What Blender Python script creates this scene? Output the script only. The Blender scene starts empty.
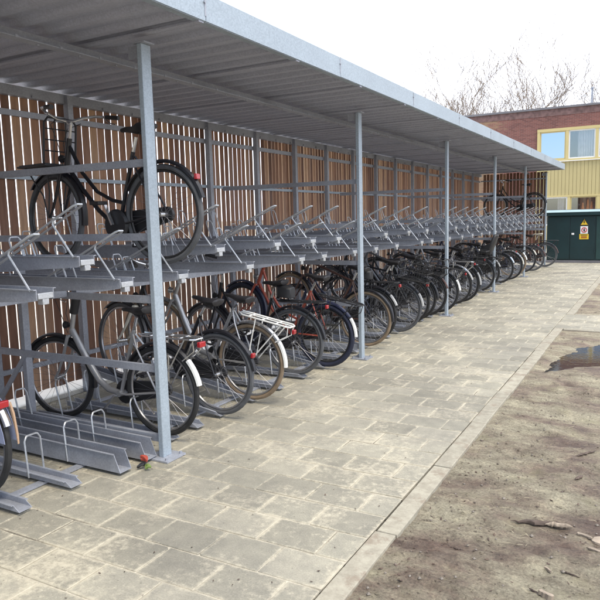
import bpy, math, random
from mathutils import Vector, Matrix, noise
R = math.radians
scene = bpy.context.scene
C = scene.collection

# ---------------------------------------------------------------- camera
cam_data = bpy.data.cameras.new('camera')
cam = bpy.data.objects.new('camera', cam_data)
C.objects.link(cam)
F = Vector((-0.48246904, 0.86680746, -0.12597003))
Rt = Vector((0.87507335, 0.4832915, -0.02599925))
Up = Vector((-0.0383439, 0.12277685, 0.99169329))
cam.matrix_world = Matrix(((Rt.x, Up.x, -F.x, 0), (Rt.y, Up.y, -F.y, 0), (Rt.z, Up.z, -F.z, 1.65), (0, 0, 0, 1)))
cam_data.sensor_width = 36
cam_data.lens = 36 * 644.58 / 600
cam_data.clip_end = 1500
cam_data.clip_start = 0.05
scene.camera = cam

# ---------------------------------------------------------------- sky, sun, exposure
SUN_EL, SUN_AZ = 62, 118          # azimuth measured clockwise from +Y
world = bpy.data.worlds.new('World')
scene.world = world
world.use_nodes = True
wt = world.node_tree
wt.nodes.clear()
wo = wt.nodes.new('ShaderNodeOutputWorld')
bg = wt.nodes.new('ShaderNodeBackground')
bg.inputs['Strength'].default_value = 0.10
sky = wt.nodes.new('ShaderNodeTexSky')
sky.sky_type = 'NISHITA'
sky.sun_disc = False
sky.sun_elevation = R(SUN_EL)
sky.sun_rotation = R(SUN_AZ)
tc = wt.nodes.new('ShaderNodeTexCoord')
sep = wt.nodes.new('ShaderNodeSeparateXYZ')
nz = wt.nodes.new('ShaderNodeTexNoise')
nz.inputs['Scale'].default_value = 2.2
nz.inputs['Detail'].default_value = 6
nz.inputs['Roughness'].default_value = 0.55
wt.links.new(tc.outputs['Generated'], nz.inputs['Vector'])
wt.links.new(tc.outputs['Generated'], sep.inputs[0])
mr = wt.nodes.new('ShaderNodeMapRange')          # thinner cloud in the south, closed cover in the north
mr.inputs['From Min'].default_value = -0.75
mr.inputs['From Max'].default_value = 0.15
mr.inputs['To Min'].default_value = -0.10
mr.inputs['To Max'].default_value = 0.75
wt.links.new(sep.outputs['Y'], mr.inputs['Value'])
ad = wt.nodes.new('ShaderNodeMath'); ad.operation = 'ADD'
wt.links.new(nz.outputs['Fac'], ad.inputs[0])
wt.links.new(mr.outputs[0], ad.inputs[1])
cr = wt.nodes.new('ShaderNodeMapRange')
cr.inputs['From Min'].default_value = 0.46
cr.inputs['From Max'].default_value = 0.66
cr.interpolation_type = 'SMOOTHSTEP'
wt.links.new(ad.outputs[0], cr.inputs['Value'])
mixc = wt.nodes.new('ShaderNodeMix'); mixc.data_type = 'RGBA'
mixc.inputs['B'].default_value = (8.6, 9.1, 10.2, 1)
wt.links.new(cr.outputs[0], mixc.inputs['Factor'])
wt.links.new(sky.outputs[0], mixc.inputs['A'])
wt.links.new(mixc.outputs['Result'], bg.inputs['Color'])
wt.links.new(bg.outputs[0], wo.inputs['Surface'])

sd = bpy.data.lights.new('sun', 'SUN')
sd.energy = 1.3
sd.angle = R(22)
sd.color = (1.0, 0.90, 0.72)
sun = bpy.data.objects.new('sun', sd)
C.objects.link(sun)
sdir = Vector((math.sin(R(SUN_AZ)) * math.cos(R(SUN_EL)), math.cos(R(SUN_AZ)) * math.cos(R(SUN_EL)), math.sin(R(SUN_EL))))
sun.rotation_euler = sdir.to_track_quat('Z', 'Y').to_euler()

scene.view_settings.view_transform = 'Standard'
scene.view_settings.look = 'None'
scene.view_settings.exposure = 1.27
scene.view_settings.gamma = 1
scene.view_settings.use_curve_mapping = False
try:
    scene.cycles.max_bounces = 8
    scene.cycles.transparent_max_bounces = 8
except Exception:
    pass

random.seed(4)
# ---------------------------------------------------------------- materials
MATS = {}
def newmat(name):
    m = bpy.data.materials.new(name); m.use_nodes = True
    nt = m.node_tree
    b = nt.nodes['Principled BSDF']
    return m, nt, b
def N(nt, t, **kw):
    n = nt.nodes.new(t)
    for k, v in kw.items():
        if k in n.inputs: n.inputs[k].default_value = v
        else: setattr(n, k, v)
    return n
def ramp(nt, fac, stops):
    r = nt.nodes.new('ShaderNodeValToRGB')
    els = r.color_ramp.elements
    while len(els) < len(stops): els.new(0.5)
    for e, (p, c) in zip(els, stops):
        e.position = p; e.color = (*c, 1) if len(c) == 3 else c
    nt.links.new(fac, r.inputs[0])
    return r.outputs[0]
def coords(nt, kind='Object', scale=(1, 1, 1)):
    t = nt.nodes.new('ShaderNodeTexCoord')
    mp = nt.nodes.new('ShaderNodeMapping')
    mp.inputs['Scale'].default_value = scale
    nt.links.new(t.outputs[kind], mp.inputs[0])
    return mp.outputs[0]
def world_coords(nt, scale=(1, 1, 1)):
    g = nt.nodes.new('ShaderNodeNewGeometry')
    mp = nt.nodes.new('ShaderNodeMapping')
    mp.inputs['Scale'].default_value = scale
    nt.links.new(g.outputs['Position'], mp.inputs[0])
    return mp.outputs[0]
def mix(nt, f, a, b, blend='MIX'):
    m = nt.nodes.new('ShaderNodeMix'); m.data_type = 'RGBA'; m.blend_type = blend
    for sock, v in (('Factor', f), ('A', a), ('B', b)):
        if hasattr(v, 'links'): nt.links.new(v, m.inputs[sock])
        else: m.inputs[sock].default_value = v if sock == 'Factor' else (*v, 1)
    return m.outputs['Result']
def noise_tex(nt, vec, scale, detail=4, rough=0.5):
    n = N(nt, 'ShaderNodeTexNoise', Scale=scale, Detail=detail, Roughness=rough)
    nt.links.new(vec, n.inputs['Vector'])
    return n.outputs['Fac']
def bump(nt, b, h, strength, dist, normal=None):
    n = N(nt, 'ShaderNodeBump', Strength=strength, Distance=dist)
    nt.links.new(h, n.inputs['Height'])
    if normal is not None: nt.links.new(normal, n.inputs['Normal'])
    nt.links.new(n.outputs[0], b.inputs['Normal'])
    return n.outputs[0]
def simple(name, col, rough=0.5, metal=0.0, var=0.15, scale=8.0, bumps=0.0):
    m, nt, b = newmat(name)
    v = world_coords(nt)
    f = noise_tex(nt, v, scale, 5)
    lo = tuple(c * (1 - var) for c in col); hi = tuple(min(1, c * (1 + var)) for c in col)
    c = ramp(nt, f, [(0.3, lo), (0.7, hi)])
    nt.links.new(c, b.inputs['Base Color'])
    b.inputs['Roughness'].default_value = rough
    b.inputs['Metallic'].default_value = metal
    if bumps: bump(nt, b, noise_tex(nt, v, scale * 6, 4), bumps, 0.004)
    MATS[name] = m
    return m

def galv(name, base, metal=0.45, rough=0.5, stain=0.25):
    m, nt, b = newmat(name)
    v = world_coords(nt)
    vo = N(nt, 'ShaderNodeTexVoronoi', Scale=95.0)
    nt.links.new(v, vo.inputs['Vector'])
    f1 = noise_tex(nt, v, 2.3, 5, 0.6)
    spang = ramp(nt, vo.outputs['Color'], [(0.2, tuple(c * 0.90 for c in base)), (0.9, tuple(c * 1.08 for c in base))])
    big = ramp(nt, f1, [(0.35, (1 - stain,) * 3), (0.65, (1, 1, 1))])
    c = mix(nt, 1.0, spang, big, 'MULTIPLY')
    nt.links.new(c, b.inputs['Base Color'])
    b.inputs['Metallic'].default_value = metal
    rr = N(nt, 'ShaderNodeMapRange'); rr.inputs['To Min'].default_value = rough - 0.12; rr.inputs['To Max'].default_value = rough + 0.18
    nt.links.new(f1, rr.inputs['Value']); nt.links.new(rr.outputs[0], b.inputs['Roughness'])
    bump(nt, b, noise_tex(nt, v, 120, 3), 0.12, 0.002)
    MATS[name] = m
    return m
galv('galvanised', (0.37, 0.39, 0.445), metal=0.22, rough=0.45)
galv('galvanised_light', (0.36, 0.42, 0.48), metal=0.25, rough=0.55, stain=0.12)
galv('roof_sheet', (0.39, 0.405, 0.48), metal=0.15, rough=0.55, stain=0.07)
galv('rod_steel', (0.52, 0.54, 0.57), metal=0.6, rough=0.36, stain=0.1)

# timber slats: each slat its own tone
def slat_mat():
    m, nt, b = newmat('timber_slats')
    g = nt.nodes.new('ShaderNodeNewGeometry')
    at = N(nt, 'ShaderNodeTexCoord')
    v = world_coords(nt, (1, 1, 0.12))
    grain = noise_tex(nt, v, 45, 6, 0.65)
    rnd = g.outputs['Random Per Island']
    tone = ramp(nt, rnd, [(0.0, (0.15, 0.070, 0.045)), (0.3, (0.22, 0.110, 0.068)), (0.6, (0.30, 0.158, 0.098)), (0.85, (0.40, 0.235, 0.145)), (1.0, (0.50, 0.32, 0.20))])
    gr = ramp(nt, grain, [(0.3, (0.7, 0.68, 0.66)), (0.7, (1.1, 1.08, 1.05))])
    c = mix(nt, 1.0, tone, gr, 'MULTIPLY')
    # silvering low down and in streaks
    st = noise_tex(nt, world_coords(nt, (3, 3, 0.5)), 1.6, 4)
    sf = ramp(nt, st, [(0.5, (0, 0, 0)), (0.75, (0.45, 0.45, 0.45))])
    c = mix(nt, sf, c, (0.27, 0.22, 0.20))
    nt.links.new(c, b.inputs['Base Color'])
    b.inputs['Roughness'].default_value = 0.7
    bump(nt, b, grain, 0.3, 0.003)
    MATS['timber_slats'] = m
slat_mat()

def paving_mat(name='paving', rot=False):
    m, nt, b = newmat(name)
    v = world_coords(nt)
    dn = N(nt, 'ShaderNodeTexNoise', Scale=7.0, Detail=3.0)
    nt.links.new(v, dn.inputs['Vector'])
    sub = N(nt, 'ShaderNodeVectorMath', operation='SUBTRACT'); sub.inputs[1].default_value = (0.5, 0.5, 0.5)
    nt.links.new(dn.outputs['Color'], sub.inputs[0])
    sc = N(nt, 'ShaderNodeVectorMath', operation='SCALE'); sc.inputs['Scale'].default_value = 0.004
    nt.links.new(sub.outputs[0], sc.inputs[0])
    addv = N(nt, 'ShaderNodeVectorMath', operation='ADD')
    nt.links.new(v, addv.inputs[0]); nt.links.new(sc.outputs[0], addv.inputs[1])
    off = N(nt, 'ShaderNodeVectorMath', operation='ADD'); off.inputs[1].default_value = (1.255 + 0.345 * 40, -2.645 + 0.262 * 40, 0)
    nt.links.new(addv.outputs[0], off.inputs[0])
    def brick(mortar, smooth, c1, c2):
        br = N(nt, 'ShaderNodeTexBrick')
        br.offset = 0.5; br.offset_frequency = 2; br.squash = 1
        br.inputs['Scale'].default_value = 1.0
        br.inputs['Mortar Size'].default_value = mortar
        br.inputs['Mortar Smooth'].default_value = smooth
        br.inputs['Brick Width'].default_value = 0.345
        br.inputs['Row Height'].default_value = 0.262
        br.inputs['Color1'].default_value = (*c1, 1); br.inputs['Color2'].default_value = (*c2, 1)
        br.inputs['Mortar'].default_value = (0, 0, 0, 1)
        nt.links.new(off.outputs[0], br.inputs['Vector'])
        return br
    b2 = brick(0.028, 1.0, (1, 1, 1), (1, 1, 1))
    gi = nt.nodes.new('ShaderNodeNewGeometry')
    tone = ramp(nt, gi.outputs['Random Per Island'], [(0, (0.252, 0.240, 0.202)), (0.5, (0.298, 0.285, 0.240)), (1, (0.335, 0.318, 0.268))])
    fine = noise_tex(nt, v, 110, 6, 0.7)
    med = noise_tex(nt, v, 9, 6, 0.65)
    big = noise_tex(nt, v, 0.9, 5, 0.6)
    slab = mix(nt, 1.0, tone, ramp(nt, med, [(0.3, (0.82, 0.82, 0.82)), (0.7, (1.12, 1.11, 1.08))]), 'MULTIPLY')
    slab = mix(nt, 1.0, slab, ramp(nt, fine, [(0.25, (0.74, 0.74, 0.74)), (0.75, (1.18, 1.18, 1.18))]), 'MULTIPLY')
    col = slab
    # blown sand lying on the slabs
    s1 = noise_tex(nt, v, 1.7, 8, 0.68)
    s2 = noise_tex(nt, v, 26, 6, 0.75)
    sa = N(nt, 'ShaderNodeMath', operation='MULTIPLY_ADD'); sa.inputs[1].default_value = 0.55
    nt.links.new(s2, sa.inputs[0]); nt.links.new(s1, sa.inputs[2])
    ja = N(nt, 'ShaderNodeMath', operation='MULTIPLY_ADD'); ja.inputs[1].default_value = 0.16
    nt.links.new(b2.outputs['Fac'], ja.inputs[0]); nt.links.new(sa.outputs[0], ja.inputs[2])
    sf = ramp(nt, ja.outputs[0], [(0.78, (0, 0, 0)), (0.94, (0.85, 0.85, 0.85))])
    sandcol = ramp(nt, s2, [(0.3, (0.36, 0.325, 0.255)), (0.7, (0.54, 0.50, 0.40))])
    col = mix(nt, sf, col, sandcol)
    # long damp and foot-worn tone changes
    col = mix(nt, 1.0, col, ramp(nt, big, [(0.34, (0.80, 0.795, 0.80)), (0.62, (1.06, 1.05, 1.02))]), 'MULTIPLY')
    # small dark specks
    sp = noise_tex(nt, v, 55, 2, 0.4)
    spf = ramp(nt, sp, [(0.70, (0, 0, 0)), (0.76, (0.6, 0.6, 0.6))])
    col = mix(nt, spf, col, (0.09, 0.08, 0.07))
    nt.links.new(col, b.inputs['Base Color'])
    b.inputs['Roughness'].default_value = 0.85
    hh = N(nt, 'ShaderNodeMath', operation='ADD'); nt.links.new(fine, hh.inputs[0]); nt.links.new(sa.outputs[0], hh.inputs[1])
    bump(nt, b, hh.outputs[0], 0.5, 0.006)
    MATS[name] = m
paving_mat()
def sand_mat():
    m, nt, b = newmat('joint_sand')
    v = world_coords(nt)
    jn = noise_tex(nt, v, 1.5, 5, 0.65); f = noise_tex(nt, v, 70, 4, 0.7)
    c = ramp(nt, jn, [(0.38, (0.53, 0.49, 0.40)), (0.53, (0.42, 0.385, 0.31)), (0.64, (0.15, 0.135, 0.11))])
    c = mix(nt, 1.0, c, ramp(nt, f, [(0.3, (0.75, 0.75, 0.75)), (0.7, (1.15, 1.15, 1.15))]), 'MULTIPLY')
    nt.links.new(c, b.inputs['Base Color']); b.inputs['Roughness'].default_value = 0.95
    MATS['joint_sand'] = m
sand_mat()

def dirt_mat():
    m, nt, b = newmat('dirt')
    v = world_coords(nt)
    va = world_coords(nt, (1.0, 1.6, 1.0))
    a = noise_tex(nt, va, 1.5, 8, 0.66)
    c1 = ramp(nt, a, [(0.35, (0.155, 0.105, 0.080)), (0.43, (0.24, 0.185, 0.14)), (0.49, (0.315, 0.268, 0.20)), (0.58, (0.39, 0.35, 0.26)), (0.72, (0.45, 0.41, 0.305))])
    f = noise_tex(nt, va, 5, 10, 0.82)
    c2 = mix(nt, 1.0, c1, ramp(nt, f, [(0.34, (0.52, 0.49, 0.47)), (0.47, (0.93, 0.92, 0.9)), (0.55, (1.12, 1.11, 1.08)), (0.66, (1.55, 1.54, 1.46))]), 'MULTIPLY')
    g = noise_tex(nt, v, 70, 6, 0.75)
    c3 = mix(nt, 1.0, c2, ramp(nt, g, [(0.33, (0.60, 0.59, 0.58)), (0.5, (1, 1, 1)), (0.67, (1.38, 1.38, 1.36))]), 'MULTIPLY')
    # sparse thin moss and dead grass
    mo = noise_tex(nt, v, 2.4, 6, 0.7)
    mf = ramp(nt, mo, [(0.56, (0, 0, 0)), (0.70, (0.5, 0.5, 0.5))])
    c3 = mix(nt, mf, c3, (0.36, 0.33, 0.20))
    sp = noise_tex(nt, v, 38, 3, 0.5)
    spf = ramp(nt, sp, [(0.66, (0, 0, 0)), (0.71, (0.7, 0.7, 0.7))])
    c3 = mix(nt, spf, c3, (0.07, 0.05, 0.04))
    nt.links.new(c3, b.inputs['Base Color'])
    rr = ramp(nt, a, [(0.38, (0.5, 0.5, 0.5)), (0.5, (0.9, 0.9, 0.9))])
    nt.links.new(rr, b.inputs['Roughness'])
    h = N(nt, 'ShaderNodeMath', operation='MULTIPLY_ADD'); h.inputs[1].default_value = 0.25
    nt.links.new(g, h.inputs[0]); nt.links.new(f, h.inputs[2])
    bump(nt, b, h.outputs[0], 1.0, 0.05)
    MATS['dirt'] = m
dirt_mat()

def kerb_mat():
    m, nt, b = newmat('kerb_concrete')
    v = world_coords(nt)
    g = nt.nodes.new('ShaderNodeNewGeometry')
    base = ramp(nt, g.outputs['Random Per Island'], [(0, (0.30, 0.28, 0.23)), (1, (0.35, 0.325, 0.265))])
    f = noise_tex(nt, v, 12, 8, 0.7)
    c = mix(nt, 1.0, base, ramp(nt, f, [(0.3, (0.72, 0.70, 0.68)), (0.6, (1.1, 1.1, 1.08))]), 'MULTIPLY')
    d = noise_tex(nt, v, 5, 7, 0.75)
    c = mix(nt, ramp(nt, d, [(0.52, (0, 0, 0)), (0.62, (0.8, 0.8, 0.8))]), c, (0.235, 0.19, 0.145))
    nt.links.new(c, b.inputs['Base Color']); b.inputs['Roughness'].default_value = 0.9
    bump(nt, b, noise_tex(nt, v, 60, 6, 0.7), 0.5, 0.006)
    MATS['kerb_concrete'] = m
kerb_mat()

def brick_wall_mat():
    m, nt, b = newmat('red_brick')
    g = world_coords(nt)
    sp = N(nt, 'ShaderNodeSeparateXYZ'); nt.links.new(g, sp.inputs[0])
    cb = N(nt, 'ShaderNodeCombineXYZ'); s = N(nt, 'ShaderNodeMath', operation='ADD')
    nt.links.new(sp.outputs['X'], s.inputs[0]); nt.links.new(sp.outputs['Y'], s.inputs[1])
    nt.links.new(s.outputs[0], cb.inputs['X']); nt.links.new(sp.outputs['Z'], cb.inputs['Y'])
    br = N(nt, 'ShaderNodeTexBrick'); br.offset = 0.5
    br.inputs['Scale'].default_value = 1; br.inputs['Brick Width'].default_value = 0.22; br.inputs['Row Height'].default_value = 0.065
    br.inputs['Mortar Size'].default_value = 0.006
    br.inputs['Color1'].default_value = (0.135, 0.050, 0.044, 1); br.inputs['Color2'].default_value = (0.225, 0.088, 0.072, 1)
    br.inputs['Mortar'].default_value = (0.22, 0.16, 0.15, 1)
    nt.links.new(cb.outputs[0], br.inputs['Vector'])
    f = noise_tex(nt, g, 0.55, 5, 0.6)
    # tan mottling over the brick, stronger towards the left end of the wall
    mr_ = N(nt, 'ShaderNodeMapRange'); mr_.inputs['From Min'].default_value = -5.6; mr_.inputs['From Max'].default_value = -8.8
    mr_.inputs['To Min'].default_value = -0.35; mr_.inputs['To Max'].default_value = 0.20
    nt.links.new(sp.outputs['X'], mr_.inputs['Value'])
    f2 = noise_tex(nt, world_coords(nt, (1, 1, 2.5)), 3.0, 6, 0.7)
    aa = N(nt, 'ShaderNodeMath', operation='ADD'); nt.links.new(mr_.outputs[0], aa.inputs[0]); nt.links.new(f2, aa.inputs[1])
    c = mix(nt, ramp(nt, aa.outputs[0], [(0.42, (0, 0, 0)), (0.62, (0.85, 0.85, 0.85))]), br.outputs['Color'], (0.27, 0.19, 0.115))
    c = mix(nt, 1.0, c, ramp(nt, f, [(0.3, (0.8, 0.8, 0.8)), (0.7, (1.15, 1.12, 1.1))]), 'MULTIPLY')
    nt.links.new(c, b.inputs['Base Color']); b.inputs['Roughness'].default_value = 0.85
    MATS['red_brick'] = m
brick_wall_mat()

def outside_mat():
    m, nt, b = newmat('pale_concrete')
    v = world_coords(nt)
    f = noise_tex(nt, v, 3, 6, 0.65)
    nt.links.new(ramp(nt, f, [(0.3, (0.50, 0.48, 0.43)), (0.7, (0.64, 0.62, 0.56))]), b.inputs['Base Color'])
    b.inputs['Roughness'].default_value = 0.9
    MATS['pale_concrete'] = m
outside_mat()
simple('yellow_panel', (0.44, 0.37, 0.18), 0.5, 0, 0.05, 0.8)
simple('yellow_frame', (0.52, 0.43, 0.20), 0.4, 0, 0.04, 1.5)
simple('white_frame', (0.72, 0.72, 0.72), 0.4, 0, 0.04, 3)
simple('parapet_brick', (0.15, 0.09, 0.085), 0.85, 0, 0.4, 5)
simple('coping', (0.16, 0.155, 0.17), 0.6, 0.1, 0.15, 2)
simple('curtain', (0.40, 0.40, 0.44), 0.9, 0, 0.12, 6)
simple('room_dark', (0.05, 0.052, 0.06), 0.9, 0, 0.2, 1)
simple('orange_item', (0.62, 0.25, 0.09), 0.6, 0, 0.3, 3)
simple('turquoise_item', (0.40, 0.62, 0.55), 0.6, 0, 0.1, 3)
simple('box_green', (0.006, 0.026, 0.030), 0.42, 0, 0.14, 2.5, 0.05)
simple('box_green_side', (0.016, 0.05, 0.048), 0.42, 0, 0.14, 2.5)
simple('box_roof', (0.26, 0.36, 0.38), 0.35, 0, 0.1, 3)
simple('sign_yellow', (0.75, 0.50, 0.03), 0.45, 0, 0.04, 9)
simple('sign_white', (0.78, 0.78, 0.78), 0.45, 0, 0.03, 9)
simple('sign_red', (0.55, 0.03, 0.03), 0.45, 0, 0.03, 9)
simple('sign_black', (0.015, 0.015, 0.015), 0.45, 0, 0.03, 9)
simple('sign_brown', (0.36, 0.13, 0.02), 0.45, 0, 0.03, 9)
simple('bark', (0.26, 0.21, 0.165), 0.9, 0, 0.3, 3)
simple('conifer', (0.020, 0.042, 0.022), 0.9, 0, 0.4, 3)
simple('wood_chip', (0.27, 0.22, 0.17), 0.8, 0, 0.3, 14, 0.3)
simple('straw', (0.40, 0.35, 0.24), 0.8, 0, 0.4, 30)
simple('dead_bark', (0.085, 0.062, 0.05), 0.85, 0, 0.4, 18, 0.5)
simple('dark_leaf', (0.085, 0.055, 0.04), 0.7, 0, 0.4, 20)
simple('stone', (0.20, 0.175, 0.15), 0.85, 0, 0.25, 20, 0.4)
# bike materials
simple('frame_black', (0.012, 0.012, 0.016), 0.32, 0.0, 0.2, 10)
simple('frame_navy', (0.020, 0.024, 0.055), 0.34, 0.0, 0.2, 10)
simple('frame_silver', (0.42, 0.42, 0.43), 0.34, 0.6, 0.1, 10)
simple('frame_cream', (0.55, 0.53, 0.47), 0.38, 0.1, 0.08, 10)
simple('frame_red', (0.34, 0.075, 0.05), 0.35, 0.1, 0.12, 10)
simple('frame_grey', (0.15, 0.155, 0.17), 0.35, 0.3, 0.12, 10)
simple('frame_brown', (0.07, 0.035, 0.028), 0.35, 0.1, 0.15, 10)
simple('tyre_black', (0.020, 0.020, 0.021), 0.75, 0, 0.3, 16, 0.2)
simple('tyre_tan', (0.23, 0.17, 0.115), 0.75, 0, 0.18, 16, 0.2)
simple('tyre_grey', (0.085, 0.088, 0.096), 0.75, 0, 0.2, 16, 0.2)
simple('tyre_navy', (0.018, 0.022, 0.045), 0.7, 0, 0.2, 16)
simple('spoke_steel', (0.22, 0.22, 0.24), 0.4, 0.7, 0.1, 10)
simple('tail_pale', (0.36, 0.36, 0.36), 0.4, 0, 0.12, 12)
simple('rim_silver', (0.36, 0.36, 0.38), 0.30, 0.85, 0.1, 10)
simple('rim_black', (0.03, 0.03, 0.032), 0.4, 0.2, 0.1, 10)
simple('chrome', (0.56, 0.56, 0.57), 0.22, 0.9, 0.1, 10)
simple('black_plastic', (0.018, 0.018, 0.021), 0.5, 0, 0.2, 12)
simple('saddle_black', (0.016, 0.015, 0.018), 0.55, 0, 0.3, 22, 0.2)
simple('white_paint', (0.76, 0.76, 0.74), 0.35, 0, 0.05, 12)
simple('skirt_blue', (0.24, 0.27, 0.40), 0.5, 0, 0.15, 9)
simple('tan_strap', (0.38, 0.25, 0.16), 0.7, 0, 0.2, 12)
simple('lime', (0.20, 0.28, 0.08), 0.6, 0, 0.2, 20)
simple('coral', (0.42, 0.07, 0.045), 0.6, 0, 0.2, 20)
def red_reflector():
    m, nt, b = newmat('red_lens')
    b.inputs['Base Color'].default_value = (0.34, 0.012, 0.018, 1)
    b.inputs['Roughness'].default_value = 0.15
    b.inputs['Coat Weight'].default_value = 0.5
    MATS['red_lens'] = m
red_reflector()
def glass_mirror():
    m, nt, b = newmat('reflecting_glass')
    b.inputs['Base Color'].default_value = (0.50, 0.60, 0.80, 1)
    b.inputs['Metallic'].default_value = 1.0
    b.inputs['Roughness'].default_value = 0.02
    MATS['reflecting_glass'] = m
    m, nt, b = newmat('clear_glass')
    nt.nodes.remove(b)
    out = nt.nodes['Material Output']
    t = N(nt, 'ShaderNodeBsdfTransparent'); g = N(nt, 'ShaderNodeBsdfGlossy'); g.inputs['Roughness'].default_value = 0.02
    g.inputs['Color'].default_value = (0.8, 0.85, 0.92, 1)
    mx = N(nt, 'ShaderNodeMixShader'); mx.inputs[0].default_value = 0.22
    nt.links.new(t.outputs[0], mx.inputs[1]); nt.links.new(g.outputs[0], mx.inputs[2]); nt.links.new(mx.outputs[0], out.inputs[0])
    MATS['clear_glass'] = m
glass_mirror()
def water_mat():
    m, nt, b = newmat('puddle_water')
    b.inputs['Base Color'].default_value = (0.03, 0.027, 0.025, 1)
    b.inputs['Roughness'].default_value = 0.03
    b.inputs['IOR'].default_value = 1.33
    b.inputs['Specular IOR Level'].default_value = 1.0
    v = world_coords(nt)
    bump(nt, b, noise_tex(nt, v, 14, 3), 0.12, 0.006)
    MATS['puddle_water'] = m
water_mat()

# ---------------------------------------------------------------- mesh builder
class MB:
    def __init__(s): s.v = []; s.f = []
    def add(s, vs, fs):
        o = len(s.v); s.v += [tuple(p) for p in vs]; s.f += [tuple(i + o for i in f) for f in fs]
    def box(s, x0, x1, y0, y1, z0, z1):
        s.add([(x0, y0, z0), (x1, y0, z0), (x1, y1, z0), (x0, y1, z0), (x0, y0, z1), (x1, y0, z1), (x1, y1, z1), (x0, y1, z1)],
              [(0, 3, 2, 1), (4, 5, 6, 7), (0, 1, 5, 4), (1, 2, 6, 5), (2, 3, 7, 6), (3, 0, 4, 7)])
    def bar(s, a, b, w, h, up=(0, 0, 1)):
        a = Vector(a); b = Vector(b); d = (b - a).normalized(); u = Vector(up)
        if abs(d.dot(u)) > 0.98: u = Vector((1, 0, 0))
        r = d.cross(u).normalized(); u = r.cross(d)
        vs = []
        for p in (a, b):
            for sx, sz in ((-1, -1), (1, -1), (1, 1), (-1, 1)): vs.append(p + r * sx * w / 2 + u * sz * h / 2)
        s.add(vs, [(0, 1, 2, 3), (4, 7, 6, 5), (0, 4, 5, 1), (1, 5, 6, 2), (2, 6, 7, 3), (3, 7, 4, 0)])
    def tube(s, pts, r, n=8, closed=False):
        pts = [Vector(p) for p in pts]
        m = len(pts); rs = r if isinstance(r, (list, tuple)) else [r] * m
        t0 = (pts[1] - pts[0]).normalized()
        u = t0.orthogonal().normalized()
        vs = []
        for i, p in enumerate(pts):
            if closed: t = (pts[(i + 1) % m] - pts[i - 1]).normalized()
            elif i == 0: t = t0
            elif i == m - 1: t = (pts[-1] - pts[-2]).normalized()
            else: t = ((pts[i + 1] - p).normalized() + (p - pts[i - 1]).normalized()).normalized()
            u = (u - t * u.dot(t)).normalized(); w = t.cross(u)
            for k in range(n):
                a = 2 * math.pi * k / n
                vs.append(p + (u * math.cos(a) + w * math.sin(a)) * rs[i])
        fs = []
        for i in range(m if closed else m - 1):
            j = (i + 1) % m
            for k in range(n):
                fs.append((i * n + k, i * n + (k + 1) % n, j * n + (k + 1) % n, j * n + k))
        if not closed:
            fs.append(tuple(range(n - 1, -1, -1))); fs.append(tuple((m - 1) * n + k for k in range(n)))
        s.add(vs, fs)
    def cyl(s, a, b, r, n=14): s.tube([a, b], r, n)
    def ring(s, c, R_, r, axis='y', n=44, m=8, sy=1.0):
        vs = []; fs = []
        for i in range(n):
            a = 2 * math.pi * i / n
            for k in range(m):
                q = 2 * math.pi * k / m
                rr = R_ + r * math.cos(q)
                vs.append((c[0] + rr * math.cos(a), c[1] + r * sy * math.sin(q), c[2] + rr * math.sin(a)))
        for i in range(n):
            for k in range(m):
                fs.append((i * m + k, i * m + (k + 1) % m, ((i + 1) % n) * m + (k + 1) % m, ((i + 1) % n) * m + k))
        s.add(vs, fs)
    def loft(s, secs, cap=True):
        n = len(secs[0]); vs = [p for q in secs for p in q]; fs = []
        for i in range(len(secs) - 1):
            for k in range(n):
                fs.append((i * n + k, i * n + (k + 1) % n, (i + 1) * n + (k + 1) % n, (i + 1) * n + k))
        if cap: fs.append(tuple(range(n - 1, -1, -1))); fs.append(tuple((len(secs) - 1) * n + k for k in range(n)))
        s.add(vs, fs)
    def prism(s, outline, y0, y1):          # outline in x,z ; extruded in y
        n = len(outline)
        vs = [(x, y0, z) for x, z in outline] + [(x, y1, z) for x, z in outline]
        fs = [tuple(range(n)), tuple(range(2 * n - 1, n - 1, -1))] + [(k, k + n, (k + 1) % n + n, (k + 1) % n) for k in range(n)]
        s.add(vs, fs)
    def build(s, name, mat, parent=None, smooth=True, bevel=0):
        me = bpy.data.meshes.new(name)
        me.from_pydata(s.v, [], s.f)
        me.materials.append(MATS[mat])
        if smooth:
            me.polygons.foreach_set('use_smooth', [True] * len(me.polygons))
            me.set_sharp_from_angle(angle=R(38))
        me.update()
        o = bpy.data.objects.new(name, me); C.objects.link(o)
        if parent is not None: o.parent = parent
        if bevel:
            bv = o.modifiers.new('bevel', 'BEVEL'); bv.width = bevel; bv.segments = 2; bv.limit_method = 'ANGLE'; bv.angle_limit = R(40)
            bv.harden_normals = False
        return o
def tag(o, label=None, cat=None, group=None, kind=None):
    if label: o['label'] = label
    if cat: o['category'] = cat
    if group: o['group'] = group
    if kind: o['kind'] = kind
    return o
def thing(name, label, cat, loc=(0, 0, 0), rz=0.0, group=None):
    o = bpy.data.objects.new(name, None); C.objects.link(o)
    o.empty_display_size = 0.2
    o.location = loc; o.rotation_euler = (0, 0, rz)
    return tag(o, label, cat, group)
def arc(c, r, a0, a1, n, y=0.0):
    return [(c[0] + r * math.cos(R(a0 + (a1 - a0) * i / n)), y, c[1] + r * math.sin(R(a0 + (a1 - a0) * i / n))) for i in range(n + 1)]

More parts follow.
